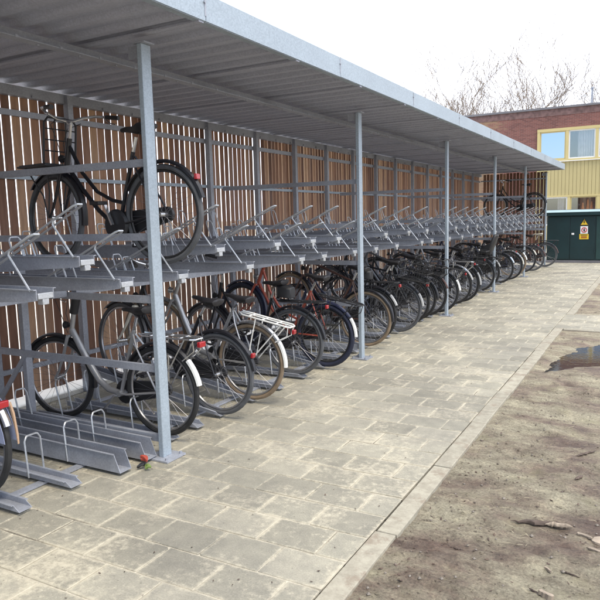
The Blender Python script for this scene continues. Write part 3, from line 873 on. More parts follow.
def make_bike(label, style='oma', frame='frame_black', tyre='tyre_black', rim='rim_silver', fender='frame_black', tail=None, carrier='black_plastic',
              saddle='saddle_black', bars='swept', chain='black_plastic', front_rack=False, rear_light=True, fat=.020, skirt=None, steer=0.0, spokes=28, seat_h=0.0,
              fork_mat=None, kickstand=True, crate=False, bag=None, detail=True, child_seat=False, name='bicycle', hb_dz=0.0, sleeve=False, light='wide', big_case=False, strap=False, bag_small=False):
    r = .35; tail_end = random.choice((160, 164, 168, 172)); tail = tail or random.choice(('tail_pale', 'tail_pale', 'frame_black', fender))
    root = thing(name, label, 'bicycle', group='bicycles parked in the shelter')
    frame_mesh(style, r).build('frame', frame, root)
    rw = wheel(root, 'rear_wheel', -.55, r, tyre, rim, spokes, fat)
    # everything that steers hangs in one frame of reference: fork, bars, front wheel
    ht = Vector((.335, 0, .945)); hb = Vector((.385, 0, .735)); ax = (ht - hb).normalized()
    M = Matrix.Translation(hb) @ Matrix.Rotation(steer, 4, ax) @ Matrix.Translation(-hb)
    before = set(C.objects)
    fm = fork_mat or frame
    f = MB()
    fc = Vector((.555, 0, r))
    f.tube([hb + Vector((.0, -.05, -.02)), hb + Vector((.0, .05, -.02))], .013, 8)
    for s_ in (-1, 1):
        f.tube([hb + Vector((0, s_ * .05, -.015)), Vector((.44, s_ * .055, .56)), Vector((.505, s_ * .055, .42)), fc + Vector((0, s_ * .055, 0))], [.0135, .013, .010, .008], 8)
    f.build('fork', fm, root)
    wheel(root, 'front_wheel', .555, r, tyre, rim, spokes, fat)
    mudguard((.555, r), r + .022, -8 if False else 172 + 18, 38).build('front_mudguard', fender, root)
    s = MB(); zt = 1.03 + hb_dz; hx = ht.x - .02 * (zt - .945) / .1
    s.tube([ht, ht + ax * (zt - .945)], .0115, 8)
    s.tube([ht + ax * (zt - .945), Vector((hx + .035, 0, zt + .02))], .014, 8); s.build('stem', 'chrome', root)
    hbm = MB(); c = Vector((hx + .035, 0, zt + .02))
    gr_l = []
    for s_ in (-1, 1):
        if bars == 'swept':
            pts = [c, c + Vector((.035, s_ * .07, .015)), c + Vector((.03, s_ * .16, .05)), c + Vector((-.03, s_ * .235, .065)), c + Vector((-.12, s_ * .265, .055)), c + Vector((-.20, s_ * .285, .045))]
        else:
            pts = [c, c + Vector((.01, s_ * .12, .01)), c + Vector((0, s_ * .22, .03)), c + Vector((-.05, s_ * .29, .03)), c + Vector((-.07, s_ * .31, .03)), c + Vector((-.10, s_ * .33, .028))]
        hbm.tube(pts, .011, 8)
        e, d = pts[-1], (pts[-1] - pts[-2]).normalized()
        grips = MB(); gr_l.append(grips); grips.tube([pts[-2] if bars == 'swept' else pts[-3], e + d * .035], [.0165, .0175], 8)
        # brake lever
        hbm.tube([pts[-2] + Vector((.02, 0, -.01)), pts[-2] + Vector((-.02, s_ * .02, -.045)), e + Vector((-.0, s_ * .01, -.05))], .005, 5)
    hbar = hbm.build('handlebar', 'chrome', root)
    for gq in gr_l: gq.build('grip', 'black_plastic', hbar)
    cb = MB()
    cb.tube([c + Vector((0, .10, .0)), c + Vector((.10, .08, -.02)), c + Vector((.11, .02, -.14)), Vector((hb.x + .03, .01, hb.z))], .003, 5)
    cb.tube([c + Vector((0, -.12, .0)), c + Vector((.09, -.06, -.04)), c + Vector((.08, -.01, -.16)), Vector((hb.x + .02, -.02, hb.z + .02))], .003, 5)
    cb.build('cables', 'black_plastic', root)
    hl = MB(); hl.tube([(.405, 0, .80), (.445, 0, .80)], [.020, .032], 12); hl.tube([(.37, 0, .79), (.41, 0, .80)], .006, 6); hl.build('headlight', 'chrome' if fender != 'frame_black' else 'black_plastic', root)
    if front_rack:
        g = MB(); zz = .745
        bx0, bx1, wy = .44, .80, .15
        rect = [(bx0, -wy, zz), (bx1, -wy, zz), (bx1, wy, zz), (bx0, wy, zz)]
        g.tube(rect, .008, 6, True)
        for i in range(1, 8): g.tube([(bx0, -wy + wy * 2 * i / 8, zz), (bx1, -wy + wy * 2 * i / 8, zz)], .005, 5)
        g.box(bx0 + .01, bx1 - .005, -wy + .01, wy - .01, zz + .004, zz + .016)
        for s_ in (-1, 1): g.tube([(bx1 - .08, s_ * wy * .9, zz), (.60, s_ * .07, .52), (.555, s_ * .065, r)], .006, 6)
        for s_ in (-1, 1): g.tube([(bx0 + .06, s_ * .10, zz), (.52, s_ * .07, .55), (.555, s_ * .065, r)], .006, 6)
        fr = g.build('front_carrier', 'black_plastic', root)
        b2 = MB(); bx = bx0 + .03; zb = zz + .015; h_ = .34
        out = [(bx, -.14, zb), (bx - .03, -.14, zb + h_ - .04), (bx - .035, -.11, zb + h_), (bx - .035, .11, zb + h_), (bx - .03, .14, zb + h_ - .04), (bx, .14, zb)]
        b2.tube(out, .0085, 6)
        for q in (.28, .52, .76): b2.tube([(bx - .03 * q, -.14, zb + h_ * q), (bx - .03 * q, .14, zb + h_ * q)], .005, 5)
        for yy in (-.05, .05): b2.tube([(bx, yy, zb), (bx - .033, yy, zb + h_)], .005, 5)
        b2.build('carrier_backrest', 'black_plastic', fr)
    moved = [o for o in C.objects if o not in before and o.parent == root]
    for o in moved: o.matrix_local = M @ o.matrix_local
    # rear half
    mg = mudguard((-.55, r), r + .024, 28, 136); rm = mg.build('rear_mudguard', fender, root)
    mudguard((-.55, r), r + .0255, 136, tail_end, .046, 8).build('mudguard_tail', tail, rm)
    st = MB(); st.tube([(-.30, 0, .80), (-.30 - .035, 0, .90 + seat_h)], .0125, 8); st.build('seat_post', 'chrome', root)
    saddle_mesh(-.34, .965 + seat_h).build('saddle', saddle, root)
    bb = (-.13, .285); ca = random.uniform(0, 360)
    for s_ in (-1, 1):
        a = R(ca + (180 if s_ > 0 else 0)); e = (bb[0] + .17 * math.cos(a), s_ * .085, bb[1] + .17 * math.sin(a))
        cr_ = MB(); cr_.bar((bb[0], s_ * .075, bb[1]), e, .012, .026, (0, 1, 0)); cr_.build('crank_arm', 'chrome', root)
        pd = MB(); pd.box(e[0] - .045, e[0] + .045, min(s_ * .095, s_ * .185), max(s_ * .095, s_ * .185), e[2] - .013, e[2] + .013); pd.build('pedal', 'black_plastic', root, bevel=.004)
    ch = MB()
    ol = [(bb[0] + .095 * math.cos(R(a)), bb[1] + .095 * math.sin(R(a))) for a in range(-90, 91, 20)] + [(-.55 + .055 * math.cos(R(a)), r + .055 * math.sin(R(a))) for a in range(90, 271, 20)]
    ch.prism(ol, -.062, -.034) if chain else None
    if chain: ch.build('chain_case', chain, root, bevel=.006)
    if carrier:
        g = MB(); zz = .775
        x0, x1, wy = -.92, -.38, .065
        g.tube([(x1, -.03, zz + .01), (x1 - .06, -wy, zz), (x0 + .03, -wy, zz), (x0, -wy * .6, zz - .003), (x0, wy * .6, zz - .003), (x0 + .03, wy, zz), (x1 - .06, wy, zz), (x1, .03, zz + .01)], .0075, 6)
        g.tube([(x1, 0, zz + .003), (x0, 0, zz + .003)], .006, 5)
        for xx in (-.50, -.64, -.78): g.tube([(xx, -wy, zz), (xx, wy, zz)], .005, 5)
        for s_ in (-1, 1):
            g.tube([(x0 + .08, s_ * wy, zz), (-.57, s_ * .07, r + .01)], .006, 5)
            g.tube([(-.58, s_ * wy, zz), (-.555, s_ * .07, r + .01)], .006, 5)
            g.tube([(x0 + .015, s_ * wy * .8, zz - .01), (x0 + .02, s_ * wy * .6, zz - .09), (-.80, s_ * .05, r + .26)], .005, 5)
        g.build('rear_carrier', carrier, root)
    if light:
        g = MB(); xl, zl = (-.945, .735) if carrier else (-.862, .60)
        if light == 'wide': g.box(xl - .012, xl + .018, -.034, .034, zl - .020, zl + .020)
        elif light == 'small': g.box(xl - .010, xl + .014, -.022, .022, zl - .022, zl + .016)
        else: g.tube([(xl + .02, 0, zl), (xl - .012, 0, zl)], [.034, .030], 12)
        g.build('rear_light', 'red_lens', root, bevel=.005)
    if big_case:
        g = MB(); g.tube([(bb[0], .036, bb[1]), (bb[0], .052, bb[1])], [.115, .10], 24); g.build('chain_wheel_cover', 'black_plastic', root)
    if strap:
        g = MB(); g.loft([[(-.868, -.05 + q[0], .575 + q[1] * .6) for q in ((0, 0), (.012, 0), (.012, .05), (0, .05))], [(-.895, -.05 + q[0], .47 + q[1]) for q in ((0, 0), (.012, 0), (.012, .07), (0, .07))], [(-.915, -.05 + q[0], .36 + q[1]) for q in ((0, 0), (.012, 0), (.012, .05), (0, .05))]]); g.build('hanging_strap', 'tan_strap', root)
    if bag_small:
        g = MB(); g.loft([[(x, yy * w_, z + zz * .06) for yy, zz in ((-1, -1), (1, -1), (1, .6), (.6, 1), (-.6, 1), (-1, .6))] for x, w_, z in ((-.56, .05, .86), (-.52, .075, .87), (-.42, .075, .88), (-.38, .04, .89))]); g.build('saddle_bag', 'black_plastic', root, bevel=.01)
    if child_seat:
        g = MB(); secs = []
        for z, d, w_ in ((.80, .10, .10), (.84, .15, .14), (.94, .15, .15), (1.05, .12, .155), (1.18, .09, .14), (1.24, .06, .10)):
            x = -.66 - (z - .8) * .18
            secs.append([(x + .16 - (.14 if z > .95 else 0), -w_, z), (x + .16 - (.14 if z > .95 else 0), w_, z), (x - .03, w_ * 1.0, z), (x - .06, w_ * .6, z), (x - .06, -w_ * .6, z), (x - .03, -w_, z)])
        g.loft(secs); g.build('child_seat', 'black_plastic', root, bevel=.02)
    if skirt:
        g = MB()
        for s_ in (-1, 1):
            pts = [(-.55 + (r + .01) * math.cos(R(a)), r + (r + .01) * math.sin(R(a))) for a in range(55, 176, 10)] + [(-.62, r + .05), (-.50, r + .06)]
            g.prism(pts, s_ * .040 - .0015, s_ * .040 + .0015)
        g.build('skirt_guard', skirt, root)
    if kickstand:
        g = MB(); g.tube([(-.40, .045, .27), (-.55, .10, .20)], .008, 6); g.build('kickstand', 'chrome', root)
    lk = MB(); lk.ring((-.42, 0, .63), .055, .010, n=16, m=6); lk.box(-.47, -.37, -.05, -.03, .60, .66); lk.build('ring_lock', 'black_plastic', root)
    if sleeve:
        g = MB(); g.tube([(.345, .0, .90), (.30, .0, 1.05), (.27, 0, 1.12)], [.034, .036, .026], 10); g.build('folded_bar_sleeve', 'black_plastic', root)
    if crate:
        g = MB(); x0, x1, w_, z0, z1 = -.92, -.52, .15, .79, 1.02
        for zz in (z0, (z0 + z1) / 2, z1): g.tube([(x0, -w_, zz), (x1, -w_, zz), (x1, w_, zz), (x0, w_, zz)], .006, 5, True)
        for i in range(7):
            xx = x0 + (x1 - x0) * i / 6
            for s_ in (-1, 1): g.tube([(xx, s_ * w_, z0), (xx, s_ * w_, z1)], .004, 4)
        for i in range(5):
            yy = -w_ + 2 * w_ * i / 4
            for xx in (x0, x1): g.tube([(xx, yy, z0), (xx, yy, z1)], .004, 4)
            g.tube([(x0, yy, z0), (x1, yy, z0)], .004, 4)
        g.build('rear_basket', 'black_plastic', root)
    if bag:
        g = MB()
        for s_ in (-1, 1):
            secs = []
            for t, k_ in ((0, .8), (.08, 1), (.26, 1), (.34, .85)):
                zz = .76 - t
                secs.append([(-.66 - .17 * k_, s_ * .08, zz), (-.66 + .17 * k_, s_ * .08, zz), (-.66 + .16 * k_, s_ * (.08 + .09 * k_), zz), (-.66 - .16 * k_, s_ * (.08 + .09 * k_), zz)])
            g.loft(secs)
        g.build('panniers', bag, root, bevel=.012)
    return root
RXC = -3.79      # bike centre when its rear wheel stands at the aisle edge of a bottom tray
def put(b, y, raised=False, dx=0.0, z=.032, lean=0.0, yaw=0.0):
    tilt = -math.atan2(.21, 1.1) if raised else 0.0
    # local +x (front) points to the wall (-X); a raised nose pitches up about the rear contact
    M = Matrix.Translation((RXC + .55 + dx, y, z)) @ Matrix.Rotation(math.pi + yaw, 4, 'Z') @ Matrix.Rotation(lean, 4, 'X') @ Matrix.Rotation(tilt, 4, 'Y') @ Matrix.Translation((.55, 0, 0))
    b.matrix_world = M
S = random.Random(11)
# upper tier bike next to the near post
b = make_bike('black roadster with a front carrier, alone in the upper tier beside the near post', 'oma', front_rack=True, tail='frame_black', carrier=None, tyre='tyre_grey', steer=R(-6), rim='rim_black', hb_dz=.02, kickstand=False, light='small', big_case=True)
b.matrix_world = Matrix.Translation((-3.12 - .56, 3.62, 1.345)) @ Matrix.Rotation(math.pi, 4, 'Z') @ Matrix.Scale(1.02, 4)
# upper tier, far end
b = make_bike('dark bicycle in the upper tier at the far end, before the end slats', 'oma', tail='frame_black', tyre='tyre_black', steer=R(5), light=None, carrier=None)
b.matrix_world = Matrix.Translation((-3.20 - .60, 20.15, 1.50)) @ Matrix.Rotation(math.pi, 4, 'Z')

b = make_bike('bicycle cut off by the left edge, with blue skirt guard and big red rear light', 'oma', 'frame_grey', fender='chrome', tail='chrome', skirt='skirt_blue', carrier=None, strap=True)
put(b, 2.31, dx=-.33)
b = make_bike('silver low-step bicycle with a black sleeve on its stem, just behind the near post', 'low', 'frame_silver', tail='white_paint', fender='frame_black', sleeve=True, steer=R(8), carrier='chrome')
put(b, 3.64)
b = make_bike('black bicycle with cream head tube and grey-walled tyres, second in the bottom row', 'oma', 'frame_black', tyre='tyre_grey', fork_mat='frame_cream', carrier=None, steer=R(-10), hb_dz=.05, light='small', seat_h=-.02)
put(b, 4.27, True)
b = make_bike('bicycle with tan tyres, white rear carrier and white mudguard tail', 'low', 'frame_silver', tyre='tyre_tan', carrier='white_paint', fender='chrome', tail='white_paint', steer=R(12), light='small', seat_h=-.06, hb_dz=.04)
put(b, 4.76, True)
b = make_bike('black city bicycle with big saddle bag, directly before the red framed one', 'oma', 'frame_black', tyre='tyre_grey', steer=R(-4), light='small', bag_small=True, carrier='black_plastic')
put(b, 5.70, dx=-.02)
b = make_bike('bicycle with a red frame and thick navy tyres, nose raised, before the second post', 'oma', 'frame_red', tyre='tyre_navy', fat=.027, rim='rim_black', steer=R(-8), light=None, fender='frame_navy', tail='white_paint')
put(b, 6.18, True, dx=.04)
b = make_bike('bicycle with brownish tan tyres right behind the second post', 'men', 'frame_brown', tyre='tyre_tan', tail='frame_black', steer=R(-8), light=None, carrier=None)
put(b, 7.38, True)
b = make_bike('navy bicycle with a short white mudguard, first one right of the second post', 'oma', 'frame_navy', steer=R(15), light='small', crate=False, bag_small=True)
put(b, 7.74)
b = make_bike('black bicycle with a wide pale mudguard tail and a black rear basket', 'oma', 'frame_black', tyre='tyre_grey', crate=True, steer=R(-5), light=None)
put(b, 8.48, True, dx=.02)
b = make_bike('black sports bicycle with straight bars and a round red rear light', 'men', 'frame_black', bars='flat', steer=R(4), carrier=None, light='round')
put(b, 9.12)
b = make_bike('dark grey bicycle in the shade just before the third post', 'men', 'frame_grey', steer=R(20), tail='frame_black', light=None, crate=True)
put(b, 9.55, True, dx=-.10)
b = make_bike('black bicycle with a dark brown mudguard tail directly at the third post', 'oma', 'frame_black', tail='frame_brown', steer=R(-12), light=None)
put(b, 10.0, dx=.0)
b = make_bike('grey bicycle with black tyres just past the third post', 'men', 'frame_grey', tail='white_paint', steer=R(9), light='small')
put(b, 10.45, True, dx=.0)
b = make_bike('navy bicycle with chrome carrier, chrome mudguards and a folded down bar', 'oma', 'frame_navy', fender='chrome', carrier='chrome', steer=R(-7), light='small')
put(b, 11.45, dx=.03)
b = make_bike('silver-grey bicycle with black rear basket, midway between third and fourth post', 'oma', 'frame_silver', crate=True, steer=R(3), light=None)
put(b, 11.85, True)
b = make_bike('black bicycle leaning slightly, with black mudguards, before the fourth post', 'men', 'frame_black', steer=R(-18), tail='frame_black', light='small')
put(b, 12.5, dx=-.05, lean=R(2))
b = make_bike('dark blue bicycle hidden deep in the shade behind the fourth post', 'oma', 'frame_navy', steer=R(12), tail='frame_black', light=None, child_seat=True)
put(b, 13.6, True, dx=-.10)
b = make_bike('black bicycle with side bags, first one beyond the fourth post', 'oma', 'frame_black', bag='black_plastic', steer=R(10), light=None)
put(b, 14.15, dx=-.05)
b = make_bike('black bicycle with bright silver rims, second one beyond the fourth post', 'oma', 'frame_black', steer=R(-4), tail='chrome', light='small')
put(b, 15.25, dx=.03)
b = make_bike('navy bicycle with pale silver mudguard arching in front of the fifth post', 'low', 'frame_navy', fender='frame_silver', tail='frame_cream', steer=R(6), light=None)
put(b, 16.15, True, dx=.0)
b = make_bike('grey bicycle with tan tyres seen just right of the fifth post', 'oma', 'frame_grey', tyre='tyre_tan', tail='white_paint', steer=R(-9), light=None)
put(b, 17.0)
b = make_bike('brown bicycle third from the far end of the bottom row', 'oma', 'frame_brown', steer=R(7), tail='frame_cream', light='small')
put(b, 18.2, dx=.05)
b = make_bike('dark brown bicycle second from the far end of the bottom row', 'men', 'frame_brown', tyre='tyre_grey', steer=R(-6), light=None, tail='frame_brown', carrier=None)
put(b, 18.75, True, dx=.12)
b = make_bike('brown-framed bicycle with cream saddle sticking out at the far end', 'oma', 'frame_brown', tyre='tyre_grey', saddle='frame_cream', steer=R(12), tail='frame_brown', light=None)
put(b, 20.25, dx=.32)

# ================================================================ TRANSFORMER BOX
bx = thing('transformer_box', 'dark green metal electricity cabinet with double doors and warning signs', 'electricity cabinet', (-1.9, 22.9, 0))
def Q(mb, name, mat, parent=None, **kw):
    o = mb.build(name, mat, parent or bx, **kw)
    if parent is None: o.location = (1.9, -22.9, 0)
    return o
X0, X1, YF, YB = -3.17, -.55, 22.3, 23.5
m = MB(); m.box(X0, X1, YF, YB, .08, 1.50); Q(m, 'body', 'box_green', bevel=.01)
m = MB(); m.box(X0 - .02, X1 + .02, YF - .03, YB + .02, -.02, .078); Q(m, 'base', 'coping', bevel=.01)
m = MB(); m.prism([(0, 0)] * 3, 0, 0) if False else None
m = MB()
prof = [(YF - .09, 1.505), (YB + .09, 1.505), (YB + .09, 1.60), ((YF + YB) / 2 + .1, 1.70), (YF + .02, 1.672), (YF - .09, 1.61)]
vs = [(X0 - .07, a, z) for a, z in prof] + [(X1 + .07, a, z) for a, z in prof]
n_ = len(prof)
m.add(vs, [tuple(range(n_)), tuple(range(2 * n_ - 1, n_ - 1, -1))] + [(k, k + n_, (k + 1) % n_ + n_, (k + 1) % n_) for k in range(n_)])
Q(m, 'roof', 'box_green', bevel=.006)
m = MB(); m.add([(X0 - .075, YF - .097, 1.612), (X1 + .075, YF - .097, 1.612), (X1 + .075, YF + .015, 1.677), (X0 - .075, YF + .015, 1.677),
                 (X0 - .075, YF - .097, 1.618), (X1 + .075, YF - .097, 1.618), (X1 + .075, YF + .015, 1.683), (X0 - .075, YF + .015, 1.683)],
                [(0, 3, 2, 1), (4, 5, 6, 7), (0, 1, 5, 4), (1, 2, 6, 5), (2, 3, 7, 6), (3, 0, 4, 7)]); Q(m, 'roof_edge', 'box_roof', smooth=False)
for (a, b_) in ((X0 + .03, -2.478), (-2.462, -1.75)):
    m = MB(); m.box(a, b_, YF - .022, YF - .002, .12, 1.47); d = Q(m, 'door', 'box_green', bevel=.005)
    g = MB()
    for zz in (.35, 1.22):
        xh = a - .005 if a < -3 else b_ + .005
        g.cyl((xh, YF - .03, zz), (xh, YF - .03, zz + .09), .012, 8)
    g.build('hinge', 'box_green', d)
m = MB(); m.box(-2.42, -2.345, YF - .036, YF - .024, .895, .955); Q(m, 'door_handle', 'sign_white', bevel=.003)
m = MB(); m.box(-1.70, X1 - .03, YF - .020, YF - .002, .12, 1.47); sp_ = Q(m, 'side_panel', 'box_green_side', bevel=.004)
m = MB()
for i in range(9): m.box(-1.6, -.75, YF - .028, YF - .022, 1.0 + i * .045, 1.018 + i * .045)
m.build('vent_louvre', 'box_green_side', sp_)
# signs: yellow warning triangle, white prohibition plate, yellow notice
cx = -2.055
def plate(name, mat, x0, x1, z0, z1, y=YF - .027, t=.003):
    m = MB(); m.box(x0, x1, y - t, y, z0, z1); return Q(m, name, mat, smooth=False)
m = MB(); m.prism([(cx - .125, 1.195), (cx + .125, 1.195), (cx, 1.40)], YF - .030, YF - .027); tri = Q(m, 'warning_triangle', 'sign_yellow', smooth=False)
m = MB(); m.prism([(cx - .004, 1.345), (cx - .034, 1.275), (cx - .004, 1.282), (cx - .020, 1.215), (cx + .026, 1.300), (cx + .002, 1.293), (cx + .018, 1.345)], YF - .0335, YF - .031); Q(m, 'bolt_symbol', 'sign_black', tri, smooth=False)
m = MB()
for (p, q) in (((cx - .115, 1.202), (cx + .115, 1.202)), ((cx - .113, 1.204), (cx, 1.388)), ((cx + .113, 1.204), (cx, 1.388))):
    m.bar((p[0], YF - .0322, p[1]), (q[0], YF - .0322, q[1]), .002, .012)
Q(m, 'triangle_border', 'sign_black', tri, smooth=False)
pw = plate('prohibition_plate', 'sign_white', cx - .11, cx + .11, .93, 1.165)
m = MB(); m.ring((cx, YF - .034, 1.045), .073, .012, n=28, m=6, sy=.25); m.bar((cx - .05, YF - .034, 1.095), (cx + .05, YF - .034, .995), .003, .020, (0, -1, 0)); Q(m, 'red_ring', 'sign_red', pw)
m = MB(); m.cyl((cx + .004, YF - .0305, 1.085), (cx + .004, YF - .0315, 1.085), .014, 10); m.prism([(cx - .022, 1.068), (cx + .028, 1.068), (cx + .020, 1.0), (cx - .014, 1.0)], YF - .0318, YF - .0305); Q(m, 'figure_symbol', 'sign_black', pw, smooth=False)
py_ = plate('notice_plate', 'sign_yellow', cx - .135, cx + .135, .755, .915)
m = MB(); m.box(cx - .085, cx + .085, YF - .0335, YF - .031, .79, .85); Q(m, 'notice_panel', 'sign_brown', py_, smooth=False)
m = MB(); m.box(cx - .10, cx + .10, YF - .0335, YF - .031, .875, .895); Q(m, 'notice_line', 'sign_black', py_, smooth=False)

# ================================================================ SCHOOL BUILDING
BY = 35.0
bd = thing('school_building', 'two-storey flat-roofed building of red brick with yellow panels and window bands', 'building', (-1, 40, 0))
def B(mb, name, mat, parent=None, **kw):
    o = mb.build(name, mat, parent or bd, **kw)
    if parent is None: o.location = (1, -40, 0)
    return o
BX = -5.52      # left edge of the yellow window strip
SL = 0.02
m = MB(); m.box(-22, BX, BY, BY + 10, -.1, 6.70); m.box(BX, 14, BY, BY + 10, 5.74, 6.70); B(m, 'brick_wall', 'red_brick', smooth=False)
m = MB(); m.box(BX + .01, 14, BY + .9, BY + 9.9, -.1, 5.735); B(m, 'interior', 'room_dark', smooth=False)
m = MB(); m.box(-22, 14, BY - .012, BY - .002, 6.36, 6.695); B(m, 'parapet_band', 'parapet_brick', smooth=False)
m = MB(); m.box(-22.06, 14.06, BY - .07, BY + 10.05, 6.70, 6.80); B(m, 'roof_coping', 'coping', smooth=False)
# yellow cladding between the window bands: vertical boards
m = MB(); x = BX
while x < 14:
    m.box(x, x + .150, BY - .03, BY + .02, 2.44, 4.12); m.box(x + .150, x + .172, BY - .012, BY + .02, 2.44, 4.12); x += .172
B(m, 'yellow_cladding', 'yellow_panel', smooth=False)
m = MB(); x = BX
while x < 14:
    m.box(x, x + .150, BY - .03, BY + .02, -.05, .95); m.box(x + .150, x + .172, BY - .012, BY + .02, -.05, .95); x += .172
B(m, 'yellow_cladding', 'yellow_panel', smooth=False)
for z0, z1 in ((5.60, 5.74), (4.12, 4.22), (2.36, 2.44)):
    m = MB(); m.box(BX, 14, BY - .08, BY + .05, z0, z1); B(m, 'window_band_trim', 'yellow_frame', smooth=False)
m = MB(); m.box(BX, 14, BY - .12, BY + .02, 4.10, 4.135); B(m, 'window_sill', 'white_frame', smooth=False)
pitch = 1.345
def window(i, z0, z1, glass, curtain, x0, w=pitch, item=None):
    fr = MB(); a, b_ = x0, x0 + w
    fr.box(a, a + .13, BY - .07, BY + .10, z0, z1)
    f = B(fr, 'window', 'yellow_frame', smooth=False)
    s_ = MB(); t = .06
    s_.box(a + .13, a + .13 + t, BY - .03, BY + .05, z0, z1); s_.box(b_ - t, b_, BY - .03, BY + .05, z0, z1)
    s_.box(a + .13 + t, b_ - t, BY - .03, BY + .05, z1 - t, z1); s_.box(a + .13 + t, b_ - t, BY - .03, BY + .05, z0, z0 + t)
    s_.build('sash', 'white_frame' if curtain is not None else 'yellow_frame', f, smooth=False)
    p = MB(); p.box(a + .13 + t, b_ - t, BY + .0, BY + .01, z0 + t, z1 - t); p.build('pane', glass, f, smooth=False)
    if curtain:
        c = MB(); x = a + .13 + t + curtain[0] * w; n_ = 0
        pts = []
        xe = a + .13 + t + curtain[1] * (w - .25)
        while x < xe: pts.append((x, BY + .22 + .03 * math.sin(x * 55) + .012 * math.sin(x * 131))); x += .012
        vs = []
        for (xx, yy) in pts: vs += [(xx, yy, z0 + .02), (xx, yy, z1 - .02)]
        c.add(vs, [(2 * k, 2 * k + 2, 2 * k + 3, 2 * k + 1) for k in range(len(pts) - 1)])
        c.build('curtain', 'curtain', f)
    return f
for i in range(14):
    window(i, 4.22, 5.60, 'reflecting_glass' if i in (0, 5, 9) else 'clear_glass', None if i in (0, 5, 9) else ((.25, 1.0) if i == 1 else (.0, .6 + .3 * S.random())), BX + i * pitch)
for i in range(14):
    f = window(i, .95, 2.36, 'clear_glass', None if i % 3 else (.5, .9), BX - .2 + .34 + i * pitch)
m = MB(); m.box(BX, BX + .14, BY - .071, BY + .1, .95, 2.36); B(m, 'corner_post', 'yellow_frame', smooth=False)
# pupils' paper lanterns / craft shapes on the ground-floor sill and a pale board
m = MB()
for xx, hh in ((-3.35, .45), (-3.12, .60), (-2.95, .50), (-2.72, .7)): m.tube([(xx, BY + .3, 1.6), (xx, BY + .3, 1.6 + hh)], [.09, .03], 8)
tag(m.build('paper_cone', 'orange_item', smooth=True), 'row of orange paper cones on the sill behind the ground-floor window', 'craft cones')
m = MB(); m.box(-2.45, -1.5, BY + .35, BY + .38, 1.3, 2.3)
tag(m.build('pale_board', 'turquoise_item', smooth=False), 'pale turquoise board behind the ground-floor window at the right edge', 'board')
m = MB(); m.cyl((-3.35, BY + 3.5, 6.8), (-3.35, BY + 3.5, 8.05), .05, 10); m.cyl((-3.35, BY + 3.5, 8.05), (-3.35, BY + 3.5, 8.12), .08, 10)
B(m, 'vent_pipe', 'galvanised')
m = MB(); m.box(-3.9, 4, BY + 2.4, BY + 6, 6.8, 7.12); B(m, 'roof_box', 'coping', smooth=False)

# ================================================================ TREES
def bare_tree(label, x, y, h, seed, spread=.5, r0=.17, lean=0.0):
    rng = random.Random(seed)
    root = thing('bare_tree', label, 'tree', (x, y, 0), group='leafless trees behind the building')
    tr = MB(); cr_ = MB()
    def branch(p, d, L, r, depth):
        n = 5; pts = [p]; rs = [r]; q = p.copy(); dd = d.copy()
        for i in range(n):
            dd = (dd + Vector((rng.gauss(0, .10), rng.gauss(0, .10), rng.gauss(.04, .06)))).normalized()
            q = q + dd * L / n; pts.append(q.copy()); rs.append(max(.010, r * (1 - .45 * (i + 1) / n)))
        (tr if depth == 0 else cr_).tube(pts, rs, 7 if depth < 2 else (4 if depth < 4 else 3))
        if depth >= 5: return
        kids = (5, 4, 4, 3, 3)[depth]
        for k in range(kids):
            t = rng.uniform(.40, 1.0) if k else 1.0
            idx = min(n, max(2, int(round(t * n))))
            base = pts[idx]; az = rng.uniform(0, 6.283)
            ax = Vector((math.cos(az), math.sin(az), rng.gauss(0, .25)))
            nd = (dd + ax * (spread * rng.uniform(.8, 1.5)) + Vector((0, 0, .12))).normalized()
            branch(base, nd, L * rng.uniform(.60, .85), rs[idx] * rng.uniform(.55, .75), depth + 1)
    branch(Vector((0, 0, -.1)), Vector((lean, 0, 1)).normalized(), h * .40, r0 * 1.25, 0)
    tr.build('trunk', 'bark', root); cr_.build('crown', 'bark', root)
    return root
bare_tree('tall spreading leafless tree behind the roof at the right edge of the group', -6.4, 50, 12.6, 3, .58, .18, .12)
bare_tree('tallest leafless tree with forked trunk, centre of the group behind the roof', -9.0, 49, 12.6, 9, .56, .19, -.05)
bare_tree('leafless tree with many upright twigs, left of the tallest one', -11.4, 48, 12.0, 22, .58, .18)
bare_tree('thin low leafless tree just above the shelter roof edge', -14.2, 50, 10.2, 36, .55, .15)
bare_tree('smallest leafless tree far left against the shelter fascia', -16.8, 52, 11.6, 47, .5, .14)
bare_tree('leafless tree leaning right, behind the vent pipe', -4.4, 52, 9.8, 57, .55, .15, .1)
cn = thing('conifer_tree', 'small dark conifer tip peeking over the shelter fascia', 'tree', (-18.6, 56, 0))
m = MB(); m.tube([(0, 0, 0), (0, 0, 11)], [.16, .03], 8); m.build('trunk', 'bark', cn)
m = MB(); rng = random.Random(5)
for i in range(1500):
    z = rng.uniform(2.5, 11.4); rr = (11.7 - z) * .17 * math.sqrt(rng.random()); a = rng.uniform(0, 6.28)
    p = Vector((rr * math.cos(a), rr * math.sin(a), z)); s_ = rng.uniform(.12, .3)
    d1 = Vector((math.cos(a), math.sin(a), -.4)) * s_; d2 = Vector((-math.sin(a), math.cos(a), rng.uniform(-.3, .3))) * s_ * .35
    m.add([p - d2, p + d2, p + d1], [(0, 1, 2)])
m.build('crown', 'conifer', cn, smooth=False)

